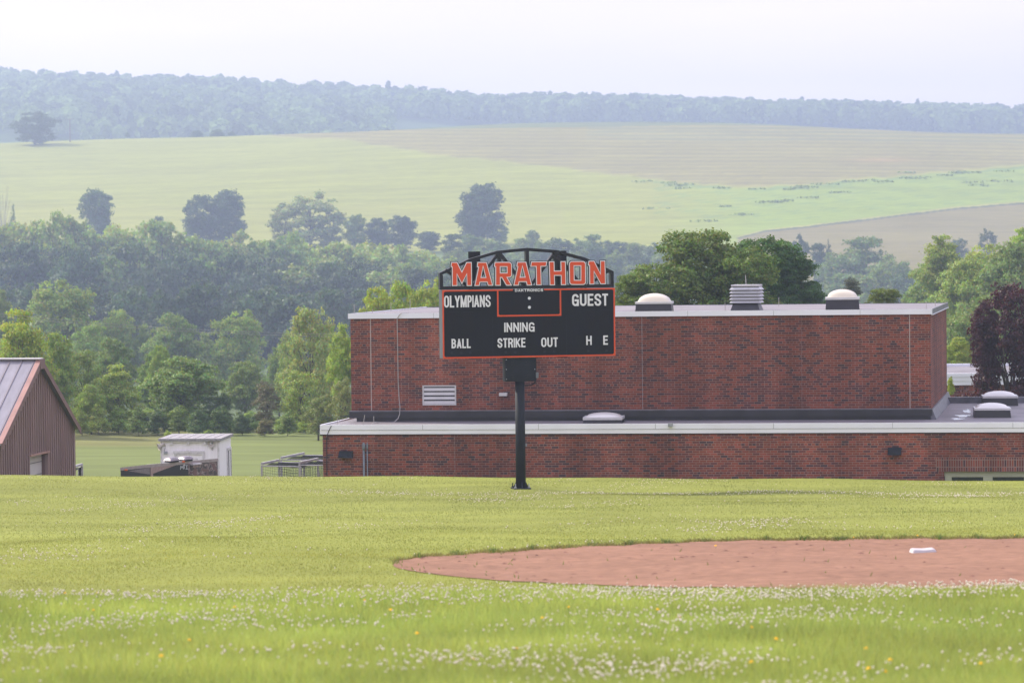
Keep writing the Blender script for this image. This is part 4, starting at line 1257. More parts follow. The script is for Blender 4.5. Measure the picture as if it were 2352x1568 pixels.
for x in np.arange(.25, HW, .42):
    hbox(x, x + .02, .1, HD, zh1 + .131, zh1 + .145, 'roof_batten', M['shed_trim'], rf)
# awning rail, door surround
aw = hbox(pxx(1000), pxx(1615), -.10, -.003, pxz(292), pxz(268), 'awning_rail', M['shed_trim'])
for c_ in (1020, 1308, 1596):
    hbox(pxx(c_ - 22), pxx(c_ + 22), -.09, -.003, pxz(332), pxz(293), 'rail_bracket', M['shed_trim'], aw)
ds_ = MB()
def dbox(px0, px1, py0, py1, y0, y1): 
    ds_.hexa([HB(pxx(px0), y0, pxz(py1)), HB(pxx(px1), y0, pxz(py1)), HB(pxx(px1), y1, pxz(py1)), HB(pxx(px0), y1, pxz(py1)), HB(pxx(px0), y0, pxz(py0)), HB(pxx(px1), y0, pxz(py0)), HB(pxx(px1), y1, pxz(py0)), HB(pxx(px0), y1, pxz(py0))])
dbox(1045, 1585, 438, 478, -.06, -.002); dbox(1060, 1092, 479, 1150, -.05, -.002); dbox(1552, 1585, 479, 1150, -.05, -.002); dbox(1093, 1551, 479, 505, -.045, -.002)
dbox(1270, 1352, 428, 474, -.075, -.061)
dso = ds_.build('door_surround', [M['shed_trim']], booth)
dd = hbox(pxx(1093), pxx(1551), -.012, -.001, pxz(1150), pxz(506), 'shutter', M['shed_white'], booth)
for a in ((1195, 1330), (1360, 1470)):
    hbox(pxx(a[0]), pxx(a[1]), -.02, -.0125, pxz(640), pxz(568), 'shutter_panel', M['shed_trim'], dd)
# right wall: narrow window and boards
def hside(y0, y1, z0, z1, name, mt, t_=.03, parent=booth):
    return MB().hexa([HB(HW + .001, y0, z0), HB(HW + t_, y0, z0), HB(HW + t_, y1, z0), HB(HW + .001, y1, z0), HB(HW + .001, y0, z1), HB(HW + t_, y0, z1), HB(HW + t_, y1, z1), HB(HW + .001, y1, z1)]).build(name, [mt], parent)
sf = hside(1.9, 2.9, pxz(1150), pxz(445), 'side_door_frame', M['shed_trim'], .05)
hside(2.05, 2.75, pxz(1150), pxz(490), 'side_door_gap', M['dark'], .055, sf)
hside(2.25, 2.55, pxz(1150), pxz(495), 'side_door_leaf', M['shed_white'], .06, sf)
def horn(px, py, dirv, r1, ln, name='horn_speaker'):
    c = HB(pxx(px), -.12, pxz(py)); dirv = Vector(dirv).normalized()
    pr_ = [(0, r1), (.02, r1 * 1.02), (.03, r1 * .96), (.25, r1 * .7), (.5, r1 * .42), (.75, r1 * .30), (1.0, r1 * .26), (1.02, r1 * .33), (1.25, r1 * .33), (1.27, .01)]
    mb = MB().tube([c - dirv * t_ * ln for t_, _ in pr_], [q for _, q in pr_], 20, cap=False)
    ho = mb.build('horn_speaker', [M['horn']], booth, smooth=True)
    MB().tube([c - dirv * ln * .1, c - dirv * ln * .5], [r1 * .12, r1 * .30], 12).build('horn_throat', [M['galv']], ho, smooth=True)
    MB().bar(c - dirv * ln * 1.1, c - dirv * ln * 1.1 + Vector((0, .1, -.02)), .04, .04).build('horn_bracket', [M['galv']], ho)
    return c
horn(1706, 312, (-.45, -1, -.12), .175, .27)
horn(785, 370, (-1, -.35, -.35), .175, .27)
hbox(pxx(882), pxx(940), -.1, -.003, pxz(492), pxz(445), 'junction_box', M['galv'])
def hcab(pts): MB().tube([HB(pxx(a), -.04, pxz(c)) for a, c in pts], .008, 5).build('speaker_wire', [M['cable']], booth)
hcab([(905, 350), (900, 400), (888, 430), (895, 450)]); hcab([(1722, 370), (1716, 410), (1728, 432), (1738, 400), (1726, 370)])

# ------------------------------------------------------------------ cargo trailer
tN = P(*zh(137, 690), 113.6); tC = P(*zh(645, 674), 115.2); tR = P(*zh(1798, 655), 118.2)
zt1 = (P(*zh(137, 668), 113.6).z + P(*zh(645, 655), 115.2).z + P(*zh(1798, 634), 118.2).z) / 3
ztr = zt1 - .12; zt0 = tz(tC.x, tC.y) + .45
back = Vector((-.42, 2.2, 0))
tr_ = thing('cargo_trailer', 'black and silver enclosed cargo trailer with painted side below the white booth', 'trailer', (tC.x, tC.y, tz(tC.x, tC.y)))
def ff(p, z): return Vector((p.x, p.y, z))
nb = tN + Vector((.3, .9, 0)); cb_ = tC + back; rb_ = tR + back
foot = [tN, tC, tR, rb_, cb_, nb]
mb = MB()
n = len(foot)
for i in range(n):
    a, c = foot[i], foot[(i + 1) % n]
    mb.poly([ff(a, zt0), ff(c, zt0), ff(c, ztr - .0 * 0 - (.18 if (i + 1) % n > 2 else 0)), ff(a, ztr - (.18 if i > 2 else 0))], 1 if i == 1 else 0)
mb.poly([ff(p, zt0) for p in foot])
tb = mb.build('body', [M['tr_black'], M['tr_black']], tr_)
cen = sum((p for p in foot), Vector()) / n
out_ = lambda p, k: cen + (p - cen) * (1 + k / max((p - cen).length, .1))
mb = MB()
for i in range(n):
    a, c = foot[i], foot[(i + 1) % n]
    mb.poly([ff(out_(a, .03), ztr - (.175 if i > 2 else 0)), ff(out_(c, .03), ztr - (.175 if (i + 1) % n > 2 else 0)), ff(out_(c, .03), zt1 - (.175 if (i + 1) % n > 2 else 0)), ff(out_(a, .03), zt1 - (.175 if i > 2 else 0))])
mb.build('roof_trim', [M['tr_trim']], tr_)
mb = MB().poly([ff(out_(p, .02), zt1 + .004 - (.17 if i_ > 2 else 0)) for i_, p in enumerate(foot)]); mb.poly([ff(p, ztr - .2) for p in foot])
rfo = mb.build('roof', [M['tr_roof']], tr_)
sdv = (tR - tC); SLn = Vector((sdv.x, sdv.y, 0)).length; sdv = Vector((sdv.x, sdv.y, 0)).normalized(); sn = Vector((sdv.y, -sdv.x, 0))
TX = lambda px: (px - 645) / (1798 - 645) * SLn
TZZ = lambda py: ztr - (py - 690) / 4.276 / 1.7415 * 116.5 / F
def TS(px, py, o_=.004): return Vector((tC.x, tC.y, 0)) + sdv * TX(px) + sn * o_ + Vector((0, 0, TZZ(py)))
def tpoly(pts, name, mt, o_=.004, parent=tb):
    mb = MB(); f_ = [TS(a, c, o_) for a, c in pts]; bk = [TS(a, c, .0005) for a, c in pts]
    mb.poly(f_)
    for i in range(len(f_)): mb.poly([f_[i], f_[(i + 1) % len(f_)], bk[(i + 1) % len(f_)], bk[i]])
    return mb.build(name, [mt], parent)
tpoly([(650, 693), (1110, 682), (690, 800), (650, 805)], 'silver_panel', M['tr_pink'])
tpoly([(1288, 682), (1795, 678), (1795, 1000), (1288, 1000)], 'mural', M['mural'])
tpoly([(648, 690), (690, 689), (690, 1000), (648, 1000)], 'corner_strip', M['tr_pink'], .009)
n2 = (tC - tN); n2 = Vector((n2.x, n2.y, 0)); NL = n2.length; n2.normalize(); nn2 = Vector((n2.y, -n2.x, 0))
def TN(px, py, o_=.004): return Vector((tN.x, tN.y, 0)) + n2 * ((px - 137) / 508 * NL) + nn2 * o_ + Vector((0, 0, TZZ(py + (5 if px < 300 else 0))))
MB().poly([TN(265, 705), TN(640, 692), TN(640, 812), TN(600, 802)]).build('diamond_plate', [M['tr_plate']], tb)
for f_, px, py in ((TN, 214, 700), (TS, 1195, 655)):
    c = f_(px, py, .05); c.z += .045 if f_ is TN else .03
    MB().box(-.06, .06, -.02, .02, -.03, .03, Matrix.Translation(c)).build('marker_lamp', [M['lamp']], tr_, bevel=.012)
for px0, px1 in ((742, 965), (978, 1205)):
    c = TS((px0 + px1) / 2, 650) + Vector((.3, .55, 0)); hw = (px1 - px0) / 4.276 / 1.7415 * 117 / F / 2
    MX = Matrix.Translation((c.x, c.y, 0)) @ Matrix.Rotation(math.atan2(sdv.y, sdv.x), 4, 'Z')
    vb = MB().box(-hw * .86, hw * .86, -.18, .18, zt1 + .005, zt1 + .07, MX).build('roof_vent', [M['charcoal']], tr_)
    MB().dome(0, 0, hw, .24, zt1 + .07, .15, MX, pw=2.6).build('vent_cover', [M['tr_plate']], vb, smooth=True)
dw = tpoly([(1330, 705), (1470, 702), (1470, 1000), (1330, 1000)], 'side_door', M['mural'], .03)
tpoly([(1325, 690), (1472, 686), (1472, 708), (1325, 712)], 'door_canopy', M['shed_trim'], .16, dw)
tpoly([(1360, 730), (1450, 728), (1450, 758), (1360, 760)], 'door_panel', M['tr_pink'], .036, dw)
mb = MB()
def tstroke(pts, w_=9, o_=.006):
    L_, R_ = ribbon(pts, w_, False)
    for i in range(len(pts) - 1): mb.poly([TS(*R_[i], o_), TS(*R_[i + 1], o_), TS(*L_[i + 1], o_), TS(*L_[i], o_)])
for i, st in enumerate(([(1152, 775), (1160, 712)], [(1160, 712), (1180, 750)], [(1180, 750), (1198, 712)], [(1198, 712), (1202, 772)], [(1217, 770), (1217, 690)], [(1198, 712), (1217, 690), (1234, 710)], [(1240, 712), (1278, 712)], [(1259, 712), (1259, 772)], [(1238, 772), (1282, 772)])):
    tstroke(st, 9, .005 + i * .0006)
mb.build('graffiti', [M['white']], tb, label='white hand painted MTI letters')
for k in (.58, .72):
    c = Vector((tC.x, tC.y, 0)) + sdv * SLn * k + Vector((0, 0, zt0 - .1)) + sn * (-.08)
    wh = MB().tube([c - sn * .1, c + sn * .1], .34, 24).build('wheel', [M['tyre']], tr_)
    MB().tube([c + sn * .101, c + sn * .115], .2, 20).build('rim', [M['galv']], wh)

# ------------------------------------------------------------------ soccer goals
def soccer_goal(u0, v0, u1, v1, d0, d1, u2, label):
    """crossbar from (u0,v0,d0) to (u1,v1,d1); depth bars run to column u2"""
    a = P(u0, v0, d0); b_ = P(u1, v1, d1); b_.z = a.z
    g0 = min(tz(a.x, a.y), a.z - 1.6)
    go = thing('soccer_goal', label, 'goal', (a.x, a.y, g0), 0, 'soccer goals stored beside the school')
    rgt = Vector((P(u2, v0, d0).x - a.x, .25, 0))
    w_ = .075
    MB().bar(a, b_, w_, w_ * 1.2).build('crossbar', [M['goal']], go)
    for p in (a, b_):
        MB().bar(ff(p, g0), ff(p, a.z - .062), w_, w_, (0, 1, 0)).build('post', [M['goal']], go)
        MB().tube([p + rgt * .02 + Vector((0, 0, -.09)), p + rgt + Vector((0, 0, -.16))], .024, 8).build('depth_bar', [M['goal']], go)
        MB().tube([p + rgt + Vector((0, 0, -.16)), ff(p + rgt * 1.15, g0)], .024, 8).build('back_post', [M['goal']], go)
    # net: a knotted grid on the roof and both ends
    mb = MB()
    def netq(p, q, r_, s_, nu, nv):
        for i in range(nu + 1):
            t_ = i / nu; mb.bar(p.lerp(q, t_) + Vector((0, 0, -.03 * math.sin(t_ * 9))), s_.lerp(r_, t_) + Vector((0, 0, -.03 * math.sin(t_ * 7))), .008, .008)
        for i in range(nv + 1):
            t_ = i / nv
            pa, pb = p.lerp(s_, t_), q.lerp(r_, t_)
            prev = pa
            for k in range(1, 7):
                cur = pa.lerp(pb, k / 6) + Vector((0, 0, -.10 * math.sin(math.pi * k / 6)))
                mb.bar(prev, cur, .008, .008); prev = cur
    dz = Vector((0, 0, -.16))
    netq(a + Vector((0, 0, -.08)), b_ + Vector((0, 0, -.08)), b_ + rgt + dz, a + rgt + dz, 40, 22)
    netq(a + Vector((0, 0, -.1)), a + rgt + dz, ff(a + rgt, g0), ff(a, g0), 22, 18)
    netq(b_ + Vector((0, 0, -.1)), b_ + rgt + dz, ff(b_ + rgt, g0), ff(b_, g0), 22, 18)
    mb.build('net', [M['net']], go)
    return go
soccer_goal(601, 1064.5, 641, 1056.5, 113, 114.9, 690, 'leftmost white framed soccer goal with dark net beside the brick school')
soccer_goal(646, 1051, 698, 1041.5, 117, 119.6, 790, 'rearmost white framed soccer goal with dark net beside the brick school')
soccer_goal(688, 1062.5, 730, 1053.5, 111.5, 113.6, 800, 'white framed soccer goal partly hidden by the corner of the brick school')
soccer_goal(188.5, 1066, 150, 1069, 116, 113.5, 178, 'white goal frame showing past the right corner of the brown barn')

# ------------------------------------------------------------------ second base
bd = solve_d(2120, 1270, 41, 58)
c = P(2120, 1270, bd); zb_ = tz(c.x, c.y) + .012
n = 16
mb = MB()
hw = 30 / F * bd
vs = np.linspace(-1, 1, n + 1)
base_i = len(mb.v)
for j in range(n + 1):
    for i in range(n + 1):
        a, b_ = vs[i], vs[j]
        rx = hw; ry = .19
        e_ = max(abs(a), abs(b_))
        top_ = .062 * (1 - max(0, (e_ - .8) / .2) ** 2.2) - .010 * math.exp(-((a) ** 2) * 4)
        if e_ > .999: top_ = -.005
        mb.v.append(Vector((c.x + rx * a, c.y + ry * b_ + .05 * a, zb_ + top_)))
for j in range(n):
    for i in range(n):
        k = j * (n + 1) + i
        mb.f.append((k, k + 1, k + n + 2, k + n + 1)); mb.mi.append(0)
base_o = mb.build('base_bag', [M['base']], None, smooth=True)
tag(base_o, 'white rubber base bag lying on the reddish infield dirt', 'base')

# ------------------------------------------------------------------ utility pole and wires
YP = far(1085); up_ = P(161, 319, YP); up_.z = tz(up_.x, up_.y)
pt = P(159, 272, YP)
poleo = thing('utility_pole', 'thin wooden utility pole on the hilltop beside the lone round tree', 'pole', tuple(up_))
MB().tube([up_ - Vector((0, 0, .5)), ff(up_, pt.z)], [.38, .3], 10).build('pole', [M['wood_pole']], poleo)
MB().bar(ff(up_, pt.z - .5) + Vector((-2.4, 0, 0)), ff(up_, pt.z - .5) + Vector((2.4, 0, 0)), .3, .3).build('crossarm', [M['wood_pole']], poleo)
for k, (va, vb, lab) in enumerate(((712, 769, 'upper of two thin power lines crossing in front of the left trees'), (718, 774, 'lower of two thin power lines crossing in front of the left trees'))):
    a = P(-180, va - 12, 178); b_ = P(900, vb, 178)
    pts = [a.lerp(b_, i / 30) + Vector((0, 0, -.9 * 4 * (i / 30) * (1 - i / 30) * .5)) for i in range(31)]
    o = MB().tube(pts, .009, 5).build('power_line', [M['cable_lt']], None)
    tag(o, lab, 'wire', 'power lines')

# ------------------------------------------------------------------ trees
def leaf_quads(pos, nrm, size, rg, elong=1.25):
    n = len(pos)
    r_ = rg.normal(size=(n, 3))
    t1 = np.cross(nrm, r_); t1 /= np.linalg.norm(t1, axis=1)[:, None] + 1e-9
    t2 = np.cross(nrm, t1)
    s = size * rg.uniform(.6, 1.35, n)[:, None]
    a = t1 * s * elong * .5; b_ = t2 * s * .5
    v = np.stack([pos - a, pos + b_ * .9 - a * .1, pos + a, pos - b_ * .9 - a * .1], 1)
    return v.reshape(-1, 3)
def blob_crown(seed, nb, nl, leaf, prof, blob=(.10, .19), wid=.42, z0=.16, open_=0.0, droop=0.0, lobe=1.0):
    """leaf clumps spread through a crown's volume; tree height 1, crown half width wid"""
    rg = np.random.default_rng(seed)
    pos, nr_, tone = [], [], []
    centres = []
    nlob = max(int(nb / 7), 5)
    lob, k = [], 0
    while len(lob) < nlob and k < 6000:
        k += 1
        t_ = rg.uniform(0, 1) ** .9
        rmax = float(np.interp(t_, [p[0] for p in prof], [p[1] for p in prof])) * wid
        rmax *= 1 + .14 * np.sin(2.3 * t_ * 4 + seed)
        a = rg.uniform(0, 2 * np.pi)
        lr = rg.uniform(.125, .205) * float(np.interp(t_, [0, .55, 1], [1.05, 1.0, .70])) * lobe
        rr_ = max(rmax - lr * .75, 0) * np.sqrt(rg.uniform(.35, 1))
        z = z0 + lr * .5 + (1 - z0 - lr * 1.25) * t_
        c = np.array([rr_ * np.cos(a), rr_ * np.sin(a), z])
        sep = .66 if k < 1500 else .5 if k < 3500 else .36
        if any(np.linalg.norm(c - l[0]) < sep * (lr + l[1]) * .5 * 1.25 for l in lob): continue
        lob.append((c, lr))
    for c, lr in lob:
        for j in range(7):
            d = rg.normal(size=3); d /= np.linalg.norm(d); d[2] = d[2] * .8 + .15
            br = rg.uniform(*blob) * .92 * lr / .16
            q = c + d * lr * rg.uniform(.35, .95)
            centres.append((q[0], q[1], min(max(q[2], .02), 1 - br * .5), br))
    for (x, y, z, br) in centres:
        m_ = max(int(nl / nb * (br / (np.mean(blob) * .92)) ** 2 * rg.uniform(.6, 1.4)), 10)
        d = rg.normal(size=(m_, 3)); d /= np.linalg.norm(d, axis=1)[:, None]
        d[:, 2] = np.where(d[:, 2] < -.25, -d[:, 2] * .6, d[:, 2])
        rad = br * (rg.uniform(.35, 1.0, m_) ** .55) * (1 + .35 * rg.normal(size=m_) * .5)
        p = np.array([x, y, z]) + d * rad[:, None] * np.array([1, 1, .72])
        if droop:
            p[:, 2] -= droop * rg.uniform(0, 1, m_) ** 2
        nn_ = d * .8 + rg.normal(size=(m_, 3)) * .55 + np.array([0, 0, .35])
        nn_ /= np.linalg.norm(nn_, axis=1)[:, None]
        pos.append(p); nr_.append(nn_)
        bt = rg.uniform(.80, 1.2)
        tn = np.stack([bt * rg.uniform(.75, 1.25, m_) * rg.uniform(.95, 1.1), bt * rg.uniform(.8, 1.2, m_), bt * rg.uniform(.7, 1.2, m_)], 1)
        tone.append(tn)
    pos = np.concatenate(pos); nr_ = np.concatenate(nr_); tone = np.concatenate(tone)
    V = leaf_quads(pos, nr_, leaf, rg)
    Fq = np.arange(len(V)).reshape(-1, 4)
    return V, Fq, np.repeat(tone, 4, 0), centres
def trunk_mesh(name, centres, seed, r0=.022, z0=.16, mt='bark', nlimb=9):
    rg = random.Random(seed)
    mb = MB()
    top_ = .72
    pts = [(0, 0, -.03)] + [(.012 * rg.uniform(-1, 1) * k, .012 * rg.uniform(-1, 1) * k, top_ * k / 5) for k in range(1, 6)]
    rs = [r0 * 1.3, r0, r0 * .85, r0 * .66, r0 * .45, r0 * .2]
    mb.tube(pts, rs, 8)
    cs = sorted(centres, key=lambda c: rg.random())[:nlimb]
    for c in cs:
        zz = max(z0 * .8, min(c[2] * .55, .6))
        a = Vector((0, 0, zz)); b_ = Vector(c[:3]); m_ = a.lerp(b_, .5) + Vector((0, 0, -.02))
        mb.tube([a, m_, b_], [r0 * .5, r0 * .3, r0 * .1], 5)
    me = bpy.data.meshes.new(name)
    me.from_pydata([tuple(p) for p in mb.v], [], mb.f)
    me.materials.append(M[mt])
    for p in me.polygons: p.use_smooth = True
    return me
ROUND = [(0, .55), (.12, .85), (.35, 1.0), (.62, .98), (.84, .80), (1, .45)]
OVAL = [(0, .55), (.2, .85), (.45, 1.0), (.7, .90), (.88, .68), (1, .36)]
WIDE = [(0, .45), (.2, .8), (.45, 1.0), (.72, .97), (.9, .75), (1, .45)]
CONE = [(0, 1.0), (.15, .95), (.4, .7), (.7, .38), (.9, .14), (1, .03)]
SHRUB = [(0, .9), (.3, 1.0), (.6, .85), (.85, .5), (1, .2)]
PROTO = {}
def make_proto(key, seed, nb, nl, leaf, prof, mt='leaf', bark='bark', z0=.16, blob=(.10, .19), r0=.022, droop=0, nlimb=9, lobe=1.0):
    V, Fq, tn, cs = blob_crown(seed, nb, nl, leaf, prof, blob=blob, z0=z0, droop=droop, lobe=lobe)
    cm = np_mesh('crown', V, Fq, [M[mt]], tn)
    tm = trunk_mesh('trunk', cs, seed, r0, z0, bark, nlimb)
    ext = np.abs(V[:, :2]).max(0).mean()
    PROTO[key] = (cm, tm, ext * 2 * .93, V[:, 2].max())
make_proto('far_a', 11, 195, 9000, .034, ROUND, z0=.04, blob=(.08, .15))
make_proto('far_b', 12, 173, 8750, .034, OVAL, z0=.04, blob=(.08, .15))
make_proto('far_c', 13, 217, 9500, .034, WIDE, z0=.05, blob=(.08, .15))
make_proto('far_d', 14, 195, 9250, .032, ROUND, z0=.04, blob=(.07, .14))
make_proto('near_a', 21, 260, 26250, .0215, ROUND, z0=.03, blob=(.07, .14))
make_proto('near_b', 22, 238, 25000, .0215, OVAL, z0=.03, blob=(.07, .14))
make_proto('near_c', 23, 282, 26250, .021, WIDE, z0=.05, blob=(.065, .13))
make_proto('near_d', 24, 248, 26250, .021, ROUND, z0=.03, blob=(.07, .14))
make_proto('airy_a', 31, 186, 13750, .020, OVAL, blob=(.06, .12), z0=.05, droop=.05, nlimb=16)
make_proto('airy_b', 33, 162, 8125, .027, ROUND, blob=(.06, .12), z0=.03, nlimb=16, r0=.02)
make_proto('conifer', 41, 173, 8125, .027, CONE, 'leaf_needle', z0=.04, blob=(.05, .10), droop=.04, lobe=.75)
make_proto('pine', 42, 173, 13750, .020, OVAL, 'leaf_needle', z0=.05, blob=(.06, .12))
make_proto('shrub', 51, 130, 10000, .034, SHRUB, z0=.03, blob=(.10, .2), r0=.012)
BIGP = [(0, .5), (.3, .85), (.6, 1.0), (.82, .88), (1, .5)]
make_proto('near_big', 61, 347, 45000, .0165, BIGP, blob=(.055, .12), z0=.06, lobe=.9)
make_proto('near_big_b', 62, 325, 45000, .017, BIGP, blob=(.06, .125), z0=.06, lobe=.9)
make_proto('purple', 63, 379, 42500, .016, OVAL, 'leaf_purple', z0=.04, blob=(.05, .11), lobe=.85)
make_proto('lone_a', 71, 230, 13000, .030, ROUND, z0=.02, blob=(.08, .14))
make_proto('lone_b', 75, 230, 13000, .030, OVAL, z0=.02, blob=(.08, .14))
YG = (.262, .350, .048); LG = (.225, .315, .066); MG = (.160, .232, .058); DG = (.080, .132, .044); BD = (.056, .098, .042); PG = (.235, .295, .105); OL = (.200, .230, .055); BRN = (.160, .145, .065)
def tree(u, vt, wpx, d, key, col, label, name='tree', cat='tree', group=None, vb=None, jit=.12, lim=2.1):
    cm, tm, pw, ph = PROTO[key]
    d = far(d)
    top_ = P(u, vt, d)
    g = tz(top_.x, d) if vb is None else P(u, vb, d).z
    h = (top_.z - g) / ph
    s = wpx / F * d / pw
    hc = min(h, lim * s)                     # crown height; the trunk makes up the rest
    r_ = thing(name, label, cat, (top_.x, d, g), rnd.uniform(0, 6.28), group)
    for nm, me in (('crown', cm), ('trunk', tm)):
        c_ = bpy.data.objects.new(nm, me); COL.objects.link(c_); c_.parent = r_
        if nm == 'crown':
            c_.scale = (s, s, hc); c_.location = (0, 0, (h - hc) * ph)
            k = 1 + rnd.uniform(-jit, jit)
            c_.color = (col[0] * k * (1 + rnd.uniform(-.08, .08)), col[1] * k, col[2] * k * (1 + rnd.uniform(-.1, .15)), 1)
        else:
            c_.scale = (s, s, h)
    return r_
ORD = ['first', 'second', 'third', 'fourth', 'fifth', 'sixth', 'seventh', 'eighth', 'ninth', 'tenth', 'eleventh', 'twelfth', 'thirteenth', 'fourteenth', 'fifteenth', 'sixteenth', 'seventeenth', 'eighteenth', 'nineteenth', 'twentieth', 'twenty first', 'twenty second', 'twenty third', 'twenty fourth', 'twenty fifth', 'twenty sixth']

def ORD_(k):
    return ORD[k] if k < len(ORD) else 'thirtieth' if k == 29 else (['twenty seventh', 'twenty eighth', 'twenty ninth', '', 'thirty first', 'thirty second', 'thirty third', 'thirty fourth', 'thirty fifth'][k - 26])
# --- lone trees on the hay field and along its foot
HG = 'hazy trees along the foot of the hay field'
for u_, vt, w_, d, key, col, lab in (
    (80, 254, 112, 1070, 'lone_a', BD, 'lone round hazy tree on the hilltop beside the utility pole'),
    (221, 430, 100, 570, 'lone_b', DG, 'rounded dark tree standing free on the pale field above the left wood'),
    (463, 441, 108, 575, 'lone_a', BD, 'left half of a pair of dark touching trees below the hay field'),
    (522, 432, 104, 577, 'lone_b', BD, 'right half of a pair of dark touching trees below the hay field'),
    (712, 434, 140, 570, 'airy_b', PG, 'pale open crowned tree showing its stems below the hay field'),
    (652, 460, 84, 575, 'airy_b', PG, 'pale smaller tree leaning against the left of the open crowned tree'),
    (764, 476, 74, 568, 'airy_b', PG, 'pale smaller tree against the right of the open crowned tree'),
    (815, 490, 62, 560, 'lone_b', MG, 'slim pointed greenish tree right of the open crowned tree'),
    (866, 497, 74, 565, 'lone_a', BD, 'small dark round tree between the slim tree and the white stemmed tree'),
    (924, 493, 84, 560, 'lone_b', BD, 'dark tree with pale bare stems left of the tall lone tree'),
    (985, 530, 70, 545, 'lone_b', BD, 'short dark bushy tree left of the tall lone tree'),
    (1106, 417, 124, 600, 'lone_b', BD, 'tallest lone dark tree standing above the scoreboard arch'),
    (1080, 465, 76, 598, 'lone_a', BD, 'dark lower bushy tree in front of the tall lone tree'),
    (1148, 512, 44, 600, 'lone_a', MG, 'small rounded bush at the right foot of the tall lone tree'),
    (365, 492, 50, 560, 'lone_a', DG, 'small bush peeping over the wood left of the touching pair'),
    (30, 468, 36, 520, 'conifer', MG, 'small pointed tree at the left edge above the wood'),
    (1222, 526, 52, 520, 'lone_a', MG, 'rounded hazy tree above the left end of the hedgerow')):
    tree(u_, vt, w_, d, key, col, lab, group=HG, jit=.05)
for u_, w_, h_, lab in ((452, 44, 13, 'low dark scrub clump on the hill crest, left one'), (498, 46, 16, 'low dark scrub clump on the hill crest, middle one'), (532, 30, 11, 'low dark scrub clump on the hill crest, right one'), (293, 14, 8, 'tiny bush alone on the hill crest left of the scrub')):
    D_ = far(1120); x = XU(u_, D_); g = tz(x, D_); vb = hor(u_) - g / D_ * F
    tree(u_, 312 - h_ , w_, 1120, 'shrub', DG, lab, 'bush', 'bush', 'scrub on the hill crest', vb=316)
# bare tree at the far left
YB = far(540); bt = P(6, 425, YB); bg_ = tz(bt.x, YB)
bare = thing('bare_tree', 'bare grey leafless tree at the left edge above the wood', 'tree', (bt.x, YB, bg_))
mb = MB(); rg2 = random.Random(5); H_ = bt.z - bg_
for k in range(9):
    a = rg2.uniform(0, 6.28); q = rg2.uniform(.3, 1)
    b0_ = Vector((bt.x, YB, bg_)); b2_ = Vector((bt.x + 3.6 * q * math.cos(a), YB + 3.6 * q * math.sin(a), bg_ + H_ * rg2.uniform(.75, 1)))
    b1_ = b0_.lerp(b2_, .5) + Vector((-.5 * math.cos(a), 0, H_ * .06))
    mb.tube([b0_, b1_, b2_], [.16, .09, .03], 5)
    for j in range(4):
        s_ = b1_.lerp(b2_, rg2.uniform(0, .9)); mb.tube([s_, s_ + Vector((rg2.uniform(-.9, .9), rg2.uniform(-.9, .9), rg2.uniform(.6, 1.6)))], [.04, .015], 4)
mb.build('branches', [M['bark_pale']], bare)
# pale bare stems in front of the dark tree
YB = far(588); bt = P(930, 560, YB); mb = MB()
ps = thing('bare_tree', 'pale bare stems spreading in front of a dark tree below the field', 'tree', (bt.x, YB, tz(bt.x, YB)))
for k in range(7):
    a = -.5 + k / 6; mb.tube([(bt.x, YB, tz(bt.x, YB)), (bt.x + a * 3, YB, bt.z - 1.5), (bt.x + a * 8, YB, bt.z + 6 - abs(a) * 3)], [.15, .12, .05], 5)
mb.build('branches', [M['bark_pale']], ps)

# --- the dark wood on the left: back row, middle row, front row
WG = 'trees of the dark wood on the left'
keys = ['far_a', 'far_b', 'far_c', 'far_d']
row_b = [(-30, 500, 110), (20, 505, 90), (62, 498, 100), (118, 478, 92), (160, 492, 86), (205, 512, 104), (262, 508, 92), (318, 505, 100), (372, 500, 110), (430, 528, 96), (480, 540, 88), (538, 524, 110), (590, 548, 84), (640, 538, 84), (668, 524, 56), (712, 552, 100), (768, 552, 90), (822, 556, 92), (872, 550, 96), (922, 556, 84), (966, 572, 80), (1010, 582, 84)]
for i, (u_, vt, w_) in enumerate(row_b):
    tree(u_, vt, w_ * 1.55, 352 + 14 * rnd.random(), keys[i % 4], LG if i % 3 else YG, ORD[i] + ' crown from the left in the back row of the dark wood', group=WG, jit=.2)  # pale tints: sunlit crown tops painted into the leaf colour
row_m = [(-20, 560), (48, 548), (110, 566), (172, 560), (236, 575), (300, 552), (352, 580), (415, 560), (470, 588), (530, 572), (585, 590), (640, 585), (696, 596), (750, 590), (806, 598), (862, 592), (915, 604), (965, 612), (1015, 618)]
for i, (u_, vt) in enumerate(row_m):
    tree(u_, vt + rnd.uniform(-8, 8), rnd.uniform(130, 170), 322 + 10 * rnd.random(), keys[(i * 3 + 1) % 4], BD if i % 4 else MG, ORD[i] + ' crown from the left in the middle row of the dark wood', group=WG, jit=.2)  # mostly dark tints: shade below the back row painted into the leaf colour
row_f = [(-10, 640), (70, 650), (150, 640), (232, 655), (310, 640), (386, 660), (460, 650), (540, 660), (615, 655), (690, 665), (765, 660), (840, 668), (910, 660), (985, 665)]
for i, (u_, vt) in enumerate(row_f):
    tree(u_, vt + rnd.uniform(-10, 10), rnd.uniform(140, 185), 292 + 8 * rnd.random(), keys[(i * 3 + 2) % 4], BD, ORD[i] + ' crown from the left in the shaded front row of the dark wood', group=WG, jit=.2)  # darkest tint: the shaded face of the wood painted into the leaf colour

for u_, vt, d in ((-210, 520, 354), (-150, 510, 358), (-100, 505, 352), (-180, 575, 325), (-110, 565, 328), (-170, 650, 295), (-110, 645, 293)):
    tree(u_, vt, 150, d, keys[abs(u_) // 10 % 4], MG, 'tree of the dark wood standing just past the left edge', group='trees past the left edge', jit=.2)

